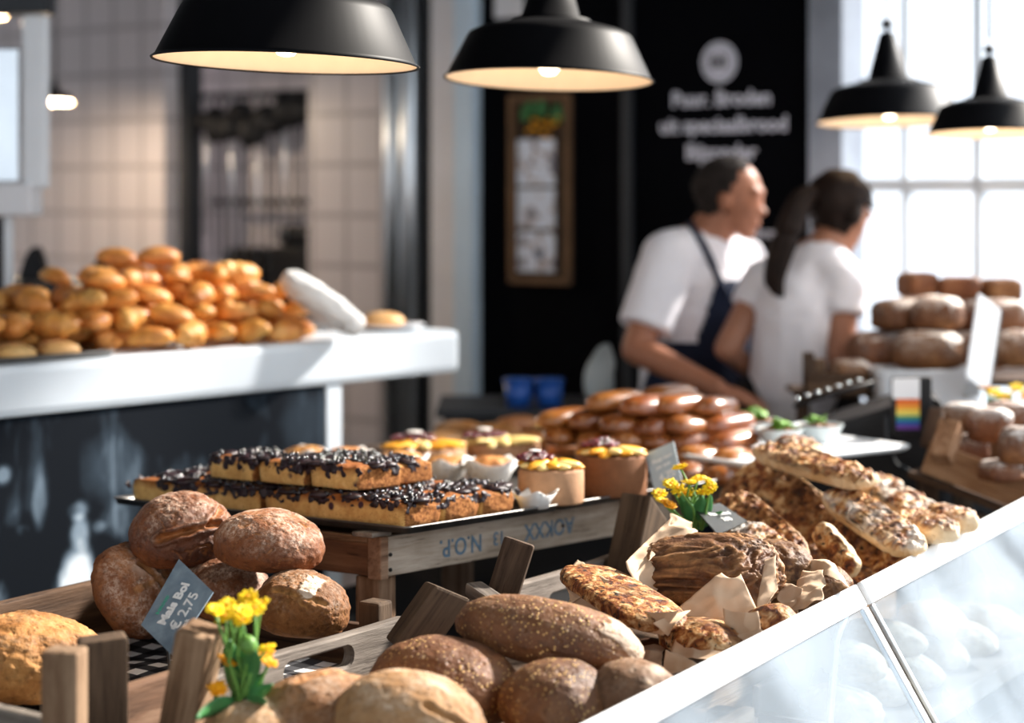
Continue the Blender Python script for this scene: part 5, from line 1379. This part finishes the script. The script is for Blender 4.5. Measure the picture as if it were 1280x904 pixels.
# stack of dark rye blocks
def rye(px, py, wpx, hpx, Y, rz, seed, label, round_=.45, dep=None, fl=.6):
    w_, h_ = wpx/F*Y, hpx/F*Y
    return loaf('rye_block', (w_, dep or w_*.85, h_), at(px, py, Y), (0, 0, rz), M['rye_block'], seed, label, group='dark rye blocks in the stack', sub=5, ex=(round_,)*3, under=.95, amp=.045, fine=.028, flour=fl, patches=() if fl < .3 else (((.55,-.35,.75), .55, .5, .3, 1.0), ((-.2,.1,1), .35, .3, 0, .7)))  # flour tops; the right-hand white patch also paints in the sunlit highlight
rows_ = [(1147, 357, 44, 32, 5.15, 25, 'dark rye block alone at the top end of the stack nearest the woman'), (1200, 362, 50, 32, 5.15, -12, 'dark rye block in the middle of the topmost three'), (1250, 364, 46, 31, 5.15, 15, 'dark rye block at the window end of the topmost three'),
         (1128, 396, 72, 44, 5.08, 20, 'floured dark loaf in the second tier nearest the woman'), (1172, 394, 60, 46, 5.0, -25, 'dark loaf with white flour beside the leaning white board'), (1250, 398, 62, 46, 5.05, 10, 'dark loaf behind the leaning white board in the second tier'),
         (1100, 440, 76, 50, 5.08, 15, 'dark loaf in the lowest tier, next to the woman\'s arm'), (1160, 440, 84, 52, 4.98, -15, 'white dusted dark loaf in the lowest tier above the perforated basket'), (1222, 442, 70, 48, 5.12, 0, 'dark loaf mostly hidden by the leaning white board'), (1272, 438, 66, 50, 5.0, 20, 'dark loaf of the lowest tier cut by the picture edge'),
         (1150, 392, 60, 46, 5.3, 0, 'dark loaf filling the second tier behind the two front ones'), (1212, 394, 60, 46, 5.3, 10, 'dark loaf in the second tier just behind the top of the white board'), (1130, 438, 74, 50, 5.34, -10, 'dark loaf in the lowest tier showing between its front neighbours'), (1196, 438, 74, 50, 5.34, 10, 'dark loaf in the lowest tier behind the white dusted one')]
for k_, (px, py, w__, h__, Y, rz, lb) in enumerate(rows_):
    rye(px, py, w__*1.04, h__*1.04, Y+.14, rz, 900+k_, lb, .42 if k_ < 3 else .62, fl=.15 if k_ < 3 else 1.0)
# leaning white board
r = root('price_board', at(1240, 480, 4.95), 'tall white price board leaning in front of the dark bread stack', 'price board')
a, b = at(1200, 378, 5.0), at(1258, 480, 4.94)
m = Matrix.Translation((a+b)/2) @ Euler((R(-16), R(30), R(34))).to_matrix().to_4x4()
obj_box('board_face', (.085, .006, (a-b).length*1.02), m, M['acrylic'], r, .001)
obj_box('board_edge', (.008, .012, (a-b).length*1.04), m @ Matrix.Translation((.048, .004, 0)), M['black_plastic'], r, .001)
obj_box('board_strut', (.012, .05, .16), m @ Matrix.Translation((.05, .05, -.03)), M['white_lacquer'], r, .001)
# right crate with dusted brown blocks
cr = root('wooden_crate', at(1240, 640, 4.35), 'brown crate of dusted bread blocks behind the last glass panel', 'crate', 'wooden bread crates')
cr.location.z = TZ
p0, p1 = at(1152, 590, 4.35), at(1282, 640, 4.22)
board('side_board', p0, p1, .07, .02, M['wood_tan'], cr, -8)
q0_, q1_ = at(1196, 565, 4.66), at(1330, 600, 4.5)
board('side_board', q0_, q1_, .05, .02, M['wood_red'], cr)
post('corner_post', at(1176, 575, 4.3), at(1190, 530, 4.34), .045, .045, M['wood_tan'], cr, 0)
post('corner_post', at(1160, 560, 4.42), at(1172, 512, 4.44), .03, .03, M['wood_dark_z'], cr, 0)
m_ = frame((p0+p1+q0_+q1_)/4+Vector((0,0,-.012)), p1-p0)
obj_box('base_board', ((p1-p0).length*1.02, .36, .014), m_, M['wood_dark'], cr)
for q in (p0, p1+Vector((-.1, .07, 0)), q0_): 
    obj_box('leg', (.04, .04, q.z-.02-TZ), TR((q.x+.02, q.y+.04, (q.z-.02+TZ)/2)), M['wood_dark_z'], cr)
bl = [(1206, 524, 60, 40, 4.5, 'dusted block at the far corner of the brown crate'), (1238, 534, 56, 48, 4.36, 'dusted block in the middle of the brown crate'), (1276, 560, 54, 52, 4.2, 'dusted block at the picture edge of the brown crate'), (1212, 560, 48, 34, 4.4, 'shadowed block low behind the plank of the brown crate'), (1262, 520, 60, 36, 4.5, 'dusted block behind the others in the brown crate'), (1250, 590, 50, 30, 4.22, 'block almost hidden behind the plank of the brown crate')]
for k_, (px, py, w__, h__, Y, lb) in enumerate(bl):
    o = rye(px, py, w__, h__, Y, -25+9*k_, 930+k_, lb, .55, fl=1.0); o['group'] = 'dusted blocks in the brown crate'
bunch('flower_bunch', 'blurred yellow flowers above the brown crate at the picture edge', at(1250, 520, 4.7),
      [(at(1232 + 9*i + 3*((i*7) % 3), 486 + 6*((i*5) % 4), 4.68+.03*(i % 3)), i % 3 == 0) for i in range(7)], None, .002,
      [(at(1250, 520, 4.7), at(1236+10*i, 498, 4.68), .016) for i in range(4)], 3, .018)
# crate with dark posts beside the woman
cw = root('wooden_crate', at(1040, 500, 5.1), 'dark crate with upright posts before the woman', 'crate', 'wooden bread crates')
zc = at(0, 492, 5.05).z
board('side_board', (at(1008, 0, 5.05).x, 5.05, zc), (at(1085, 0, 5.05).x, 5.05, zc), .05, .016, M['wood_dark'], cw)
post('corner_post', Vector((at(1012, 0, 5.05).x, 5.07, zc-.02)), Vector((at(1012, 0, 5.05).x, 5.07, at(0, 441, 5.05).z)), .026, .03, M['wood_dark_z'], cw, -58)
post('corner_post', Vector((at(1030, 0, 5.05).x, 5.13, zc-.02)), Vector((at(1030, 0, 5.05).x, 5.13, at(0, 452, 5.05).z)), .03, .03, M['wood_z'], cw, -58)
obj_box('base_board', (.26, .2, .012), TR((at(1058, 0, 5.1).x, 5.16, zc-.004)), M['wood_dark'], cw)
for dx in (-.1, .1): obj_box('leg', (.03, .03, zc-.011-TZ), TR((at(1058, 0, 5.1).x+dx, 5.16, (zc-.011+TZ)/2)), M['wood_dark_z'], cw)
rye(1062, 470, 54, 40, 5.12, 10, 940, 'dark loaf inside the crate with upright posts', .62, fl=.4)

# salads on a white platter
pm = frame(at(985, 560, 4.35), Vector((.8, .6, 0))); 
sp_ = root('serving_platter', None, 'white serving platter carrying bowls of salad', 'platter', None, pm)
bm = bmesh.new(); rect_bowl(bm, .5, .26, [(.01, -.012), (0, -.006), (-.002, .0), (.004, .002), (.012, -.003), (.03, -.004)], .03)
link('platter_body', bm_mesh('platter_body', bm, True), M['white_paint'], sp_)
obj_box('platter_foot', (.2, .12, .03), pm @ Matrix.Translation((0, 0, -.0275)), M['wood'], sp_)
def bowl(px, py, Y, dia, label, seed, leafy):
    rnd = random.Random(seed); c = at(px, py, Y); r_ = dia/2
    o = root('salad_bowl', c, label, 'bowl', 'salad bowls on the platter')
    bm = bmesh.new(); lathe(bm, [(.0001, -.03), (r_*.5, -.03), (r_*.8, -.015), (r_, .008), (r_*1.02, .01), (r_*.96, .009), (r_*.75, -.01), (.0001, -.02)], 40)
    link('bowl_body', bm_mesh('bowl_body', bm, True), M['ceramic'], o)
    bm = bmesh.new()
    for k in range(26):
        rr = r_*.7*math.sqrt(rnd.random()); an = rnd.uniform(0, 6.3); ball(bm, (rr*math.cos(an), rr*math.sin(an), -.004+.012*rnd.random()), rnd.uniform(.006, .011), 2, (1.2, 1, .7))
    tag(link('bean_salad', bm_mesh('bean_salad', bm, True), M['bean'], o), kind='stuff')
    bm = bmesh.new()
    for k in range(leafy):
        rr = r_*.45*rnd.random(); an = rnd.uniform(0, 6.3); ball(bm, (rr*math.cos(an), rr*math.sin(an), .012+.016*rnd.random()), .012, 2, (1.5, .7, .22), Euler((rnd.uniform(-1, 1), rnd.uniform(-1, 1), rnd.uniform(0, 6))).to_matrix())
    tag(link('salad_leaves', bm_mesh('salad_leaves', bm, True), M['salad'], o), kind='stuff')
bowl(1022, 536, 4.42, .11, 'grey bowl of beans and leaves at the till end of the white platter', 1, 6)
bowl(975, 541, 4.36, .1, 'bowl of salad in the middle of the white platter', 2, 12)
bowl(945, 530, 4.5, .11, 'leafy salad bowl beside the glazed bun stack', 3, 16)
# blue tubs and white bag in the dark behind the cakes
tt = root('storage_table', Vector((.06, 5.85, 0)), 'black low cupboard in the dark behind the rolls', 'cupboard')
zt3 = at(0, 508, 5.75).z
obj_box('cupboard_body', (.5, .4, zt3-.02), TR((.06, 5.85, (zt3-.02)/2)), M['black_plastic'], tt, .01); obj_box('cupboard_top', (.54, .44, .019), TR((.06, 5.85, zt3-.01)), M['black_trim'], tt)
for px, lb in ((648, 'round blue tub in the dark beside the blue strip'), (687, 'second blue tub in the dark, behind the rolls')):
    c = at(px, 508, 5.75); o = root('plastic_tub', Vector((c.x, 5.76, zt3)), lb, 'tub', 'blue tubs on the cupboard')
    bm = bmesh.new(); lathe(bm, [(.0001, 0), (.034, 0), (.04, .065), (.0001, .066)], 32); link('tub_body', bm_mesh('tub_body', bm, True), M['blue_plastic'], o)
    bm = bmesh.new(); lathe(bm, [(.0001, .0665), (.043, .0665), (.043, .078), (.0001, .08)], 32); link('tub_lid', bm_mesh('tub_lid', bm, True), M['blue_plastic'], o)
c = at(745, 505, 5.5)
V, Fc = ico(4); vs = []
for p in V:
    q = Vector([math.copysign(abs(x)**.6, x) for x in p]); k = 1+.08*nz(p, 3, 9); tp = 1-.45*sstep(-.2, 1, p.z)
    vs.append((q.x*.042*k*tp+.02*max(0, q.z), q.y*.03*k*tp, q.z*.085*k))
tag(link('paper_bag', mesh('paper_bag', vs, Fc), M['ceramic'], None, TR((.245, 5.78, zt3+.087))), 'crumpled grey white bag in the dark beside the man', 'bag')

# ------------------------------------------------------------------ people
def hand(bm, wrist, dirv, palm_n, size=.185, curl=.5, side=1):
    """palm, four fingers of different lengths and a thumb, growing from the wrist"""
    d = Vector(dirv).normalized(); n = Vector(palm_n); n = (n-d*n.dot(d)).normalized(); s = d.cross(n)*side; w = Vector(wrist); L = size
    ball(bm, w+d*L*.26, L*.24, 2, (1, .85, .4), Matrix((d, s, n)).transposed())
    for k, (off, ln) in enumerate(((-.16, .40), (-.055, .46), (.055, .43), (.15, .34))):
        a = w+d*L*.42+s*L*off; pts = [a]; dd = d.copy()
        for j, f_ in enumerate((.45, .32, .23)):
            ang = curl*(.5+.35*j); dd = (dd*math.cos(ang*.6)+n*math.sin(ang*.6)).normalized(); pts.append(pts[-1]+dd*L*ln*f_)
        for j in range(3): cone(bm, pts[j], .0088-.0009*j, pts[j+1], .0082-.0009*j, 10)
    a = w+d*L*.14-s*L*.17
    b = a+(d*.7-s*.62+n*.25).normalized()*L*.2; c_ = b+(d*.9-s*.15+n*.35).normalized()*L*.17
    cone(bm, a, .0115, b, .0105, 10); cone(bm, b, .0105, c_, .008, 10)
def head(bm, c, yaw, pitch, h, roll=0):
    """skull, jaw, brow, nose, lips, chin and ears; local +x is where the face looks"""
    Q = Euler((R(roll), R(pitch), R(yaw))).to_matrix(); c = Vector(c)
    P = lambda x, y, z: c + Q @ Vector((x*h, y*h, z*h))
    def b(x, y, z, r_, s=(1,1,1)): ball(bm, P(x, y, z), r_*h, 3, s, Q)
    b(-.06, 0, .14, .36, (1.12, .86, 1.0)); b(.08, 0, .0, .30, (1.0, .92, 1.15)); b(.13, 0, -.2, .22, (1.05, 1.0, 1.0)); b(.22, 0, -.36, .11, (1.0, 1.25, .85))
    b(.30, 0, .13, .12, (.7, 2.0, .55)); b(.33, 0, -.02, .07, (.8, .7, 1.6)); b(.385, 0, -.1, .06, (1.0, .95, .8)); b(.37, .04, -.12, .04); b(.37, -.04, -.12, .04)
    b(.335, 0, -.225, .06, (.75, 1.7, .42)); b(.33, 0, -.275, .055, (.75, 1.5, .42))
    for s in (-1, 1):
        b(.2, s*.17, -.08, .11, (.9, .7, .8)); b(-.03, s*.315, -.02, .085, (.75, .3, 1.25)); b(.27, s*.13, .055, .05, (.7, 1, .8))
    return Q, P
def person(name, label, loc): return root(name, loc, label, 'person')

# the man: profile toward the window, leaning over the table
mn = person('person', 'short haired man in white T-shirt and navy apron bending over the table', (at(880, 500, 5.75).x, 5.75, 0))
hipM = at(868, 512, 5.82); chest = at(874, 372, 5.74); neck = at(884, 296, 5.68); hd = at(914, 250, 5.66)
shR = at(838, 322, 5.60); shL = at(925, 330, 5.90)          # the near and the far shoulder
elR = at(796, 437, 5.52); wrR = at(897, 486, 5.36); elL = at(945, 425, 5.98); wrL = at(925, 482, 5.8)
bm = bmesh.new()
Q_, P_ = head(bm, hd, -14, 6, .232)
cone(bm, neck, .062, hd+Vector((-.02,0,-.03)), .056)
cone(bm, neck+Vector((-.01,0,-.02)), .07, chest, .13); cone(bm, chest, .135, hipM, .145)
for a_, b_, r0, r1 in ((shR, elR, .055, .043), (elR, wrR, .042, .028), (shL, elL, .055, .043), (elL, wrL, .042, .028)): cone(bm, a_, r0, b_, r1)
cone(bm, neck, .06, shR, .06); cone(bm, neck, .06, shL, .06); cone(bm, chest, .12, shR, .06); cone(bm, chest, .12, shL, .06)
hand(bm, wrR, (.75, -.25, -.25), (0, .2, -1), .185, .5, 1); hand(bm, wrL, (.3, -.9, -.15), (0, .1, -1), .185, .6, -1)
for sy in (-.1, .1):
    h0 = hipM+Vector((0, sy, -.02)); kn = Vector((h0.x+.03, h0.y, .50)); an = Vector((h0.x-.01, h0.y, .09))
    cone(bm, h0, .09, kn, .06); cone(bm, kn, .058, an, .04); cone(bm, an+Vector((0,0,-.03)), .042, an+Vector((.13, 0, -.05)), .036)
bodyM = remeshed('body', bm, .0062, 3)
b_ = link('body', bodyM, M['skin'], mn, None, False)
def shirt_bm(neck, chest, hip, arms, rc, rh, cuff, rs=.075):
    bm = bmesh.new()
    cone(bm, neck+Vector((0,0,-.035)), .072, chest, rc); cone(bm, chest, rc+.004, hip, rh)
    for sh, el in arms:
        e = sh.lerp(el, cuff); cone(bm, neck+Vector((0,0,-.03)), .07, sh, rs); cone(bm, chest, rc-.02, sh, rs-.004)
        cone(bm, sh, rs, e, rs-.004, 20, False); ball(bm, sh, rs, 3)
    return bm
sm1 = remeshed('t_shirt', shirt_bm(neck, chest, hipM, ((shR, elR), (shL, elL)), .150, .163, .78, .08), .008, 5)
for v in sm1.vertices: v.co += v.normal*(.004*noise.noise(v.co*9)+.0025*noise.noise(v.co*24))
link('t_shirt', sm1, M['tshirt'], mn, None, False)
fwd = (Matrix.Rotation(R(-14), 3, 'Z') @ Vector((1,0,0)))
lft = Vector((-fwd.y, fwd.x, 0))
cM = chest.copy()
def apron_pred(c):
    d = c-cM; f_, l_ = d.dot(fwd), d.dot(lft)
    z = c.z
    ax = cM.lerp(hipM, max(0, min(1, (cM.z-z)/(cM.z-hipM.z)))); f_ = (c-ax).dot(fwd)
    if (c-shR).length < .10 and z > cM.z: return False
    if z < zpx(425, 5.7): return f_ > -.10 - .35*max(0, zpx(450, 5.7)-z)
    if z < zpx(350, 5.7): return f_ > .02 + .28*(z-zpx(425, 5.7)) and abs(l_) < .15
    return False
ap_ = shell('apron', sm1, apron_pred, .007, M['apron'], mn, .004)
# neck strap
from mathutils.bvhtree import BVHTree
bv = [BVHTree.FromPolygons([v.co.copy() for v in m_.vertices], [tuple(p.vertices) for p in m_.polygons]) for m_ in (sm1, bodyM)]
sp_pts = []
for q_ in ((862, 280), (867, 287), (873, 296), (880, 308), (887, 322), (894, 338), (901, 354), (909, 372)):
    o_ = Vector((0, 0, CH)); r_ = (at(*q_, 5)-o_).normalized()
    hs = [h for h in (t_.ray_cast(o_, r_) for t_ in bv) if h[0] is not None]
    if hs: sp_pts.append(min(hs, key=lambda h: h[3])[0]-r_*.004)
bm = bmesh.new(); tube(bm, sp_pts, .011, 10)
link('apron_strap', bm_mesh('apron_strap', bm, True), M['apron'], ap_, None, False)
# apron skirt hangs to the knees
bm = bmesh.new(); cone(bm, hipM, .175, Vector((hipM.x+.02, hipM.y, .62)), .19, 24, False); sk = remeshed('skirt', bm, .012, 3)
shell('apron_skirt', sk, lambda c: (c-hipM).dot(fwd) > -.05 and c.z < hipM.z+.01, .004, M['apron'], ap_, .004)
for sy, nm in ((-.1, 'trouser_leg'), (.1, 'trouser_leg')):
    bm = bmesh.new(); h0 = hipM+Vector((0, sy, -.01)); kn = Vector((h0.x+.03, h0.y, .50)); an = Vector((h0.x-.01, h0.y, .10))
    cone(bm, h0, .11, kn, .08); cone(bm, kn, .08, an, .062, 14, True); link(nm, remeshed(nm, bm, .01, 3), M['trousers'], mn, None, False)
    bm = bmesh.new(); cone(bm, an+Vector((-.03,0,-.05)), .05, an+Vector((.15, 0, -.055)), .044); me = remeshed('shoe', bm, .008, 2)
    for v in me.vertices: v.co.z = max(v.co.z, .002)
    link('shoe', me, M['shoe'], mn, None, False)
Qi = Q_.transposed()
def hair_m(c):
    p = (Qi @ (c-hd))/.232
    if p.length > .62: return False
    return (p.x < .02 and p.z > -.2 + .25*max(0, p.x+.2) and not (abs(p.y) > .25 and p.x > -.10 and p.z < .08)) or (p.z > .36 and p.x < .16) or (p.z > .2 and p.x < .08)
shell('hair', bodyM, hair_m, .007, M['hair_grey'], mn, .004, .003)

# the woman: seen from behind, looking down past her shoulder
wn = person('person', 'dark haired woman with a ponytail and white T-shirt, seen from behind beside the dark bread', (at(1010, 500, 5.45).x, 5.45, 0))
hip = at(992, 512, 5.5); chest = at(1004, 388, 5.45); neck = at(1028, 312, 5.46); hd2 = at(1050, 268, 5.47)
s1, s2 = at(955, 352, 5.52), at(1056, 356, 5.38)
e1_, w1_ = at(909, 436, 5.46), at(955, 478, 5.62); e2_, w2_ = at(1050, 446, 5.34), at(1040, 474, 5.58)
bm = bmesh.new(); Qw, Pw = head(bm, hd2, 28, 22, .212)
cone(bm, neck, .048, hd2+Vector((-.01,0,-.04)), .046); cone(bm, neck, .05, chest, .11); cone(bm, chest, .11, hip, .12)
for a_, b2, r0, r1 in ((s1, e1_, .044, .036), (e1_, w1_, .035, .024), (s2, e2_, .044, .036), (e2_, w2_, .035, .024)): cone(bm, a_, r0, b2, r1)
cone(bm, neck, .048, s1, .048); cone(bm, neck, .048, s2, .048); cone(bm, chest, .1, s1, .05); cone(bm, chest, .1, s2, .05)
hand(bm, w1_, (.8, .3, -.3), (0, 0, -1), .17, .5, -1); hand(bm, w2_, (-.4, .8, -.25), (0, 0, -1), .17, .5, 1)
for sx in (-.085, .085):
    h0 = hip+Vector((sx, 0, -.02)); kn = Vector((h0.x, h0.y+.02, .49)); an = Vector((h0.x, h0.y-.01, .09))
    cone(bm, h0, .085, kn, .055); cone(bm, kn, .053, an, .037); cone(bm, an+Vector((0,0,-.03)), .04, an+Vector((.04, .12, -.05)), .034)
bodyW = remeshed('body', bm, .0062, 3); link('body', bodyW, M['skin_fair'], wn, None, False)
sm2 = remeshed('t_shirt', shirt_bm(neck, chest, hip.lerp(chest, .02), ((s1, e1_), (s2, e2_)), .124, .132, .42, .062), .008, 5)
for v in sm2.vertices:
    v.co += v.normal*(.004*noise.noise(v.co*9)+.0025*noise.noise(v.co*24))
link('t_shirt', sm2, M['tshirt'], wn, None, False)
for sx in (-.085, .085):
    bm = bmesh.new(); h0 = hip+Vector((sx, 0, .0)); kn = Vector((h0.x, h0.y+.02, .49)); an = Vector((h0.x, h0.y-.01, .10))
    cone(bm, h0, .105, kn, .072); cone(bm, kn, .072, an, .055); link('trouser_leg', remeshed('trouser_leg', bm, .01, 3), M['trousers'], wn, None, False)
    bm = bmesh.new(); cone(bm, an+Vector((-.01,-.03,-.052)), .046, an+Vector((.05, .13, -.055)), .04); me = remeshed('shoe', bm, .008, 2)
    for v in me.vertices: v.co.z = max(v.co.z, .002)
    link('shoe', me, M['shoe'], wn, None, False)
Qj = Qw.transposed()
def hair_w(c):
    p = (Qj @ (c-hd2))/.212
    if p.length > .64 or c.z < neck.z+.01: return False
    return (p.x < .03 and p.z > -.26) or (p.z > .17 and p.x < .33) or (p.z > .02 and p.x < .12 and abs(p.y) < .24)
hr = shell('hair', bodyW, hair_w, .014, M['hair_dark'], wn, .006, .004)
bm = bmesh.new(); t0 = Pw(-.44, 0, .12)
pt = [t0+Vector((.03, .02, 0)), t0, t0+Vector((-.045, -.03, -.02)), at(985, 290, 5.34), at(974, 322, 5.33), at(968, 350, 5.33), at(972, 372, 5.33)]
for k_ in range(7):
    o_ = Vector((math.cos(k_*1.9), math.sin(k_*2.7)*.6, .3*math.sin(k_)))
    q = [p + o_*(.010*min(i, 3)/2) for i, p in enumerate(pt)]
    if k_ % 2: q = q[:-1]+[q[-1]+Vector((.004*((k_ % 3)-1), 0, .012*k_/3))]
    # smooth the strand
    qs = []
    for i in range(len(q)-1):
        for j in range(4): 
            t = j/4; p0 = q[max(i-1, 0)]; p1, p2 = q[i], q[i+1]; p3 = q[min(i+2, len(q)-1)]
            qs.append(.5*((2*p1)+(p2-p0)*t+(2*p0-5*p1+4*p2-p3)*t*t+(3*p1-p0-3*p2+p3)*t**3))
    qs.append(q[-1]); n_ = len(qs)
    tube(bm, qs, [max(.0035, .024*math.sin(math.pi*min(1, .18+.82*(i/(n_-1))))**.7) for i in range(n_)], 10)
link('ponytail', remeshed('ponytail', bm, .006, 2), M['hair_dark'], hr, None, False)
bm = bmesh.new(); ball(bm, t0+Vector((-.008,-.005,0)), .022, 2, (.6, 1, 1)); link('hair_tie', bm_mesh('hair_tie', bm, True), M['cord'], hr, None, False)
bpy.context.view_layer.update()
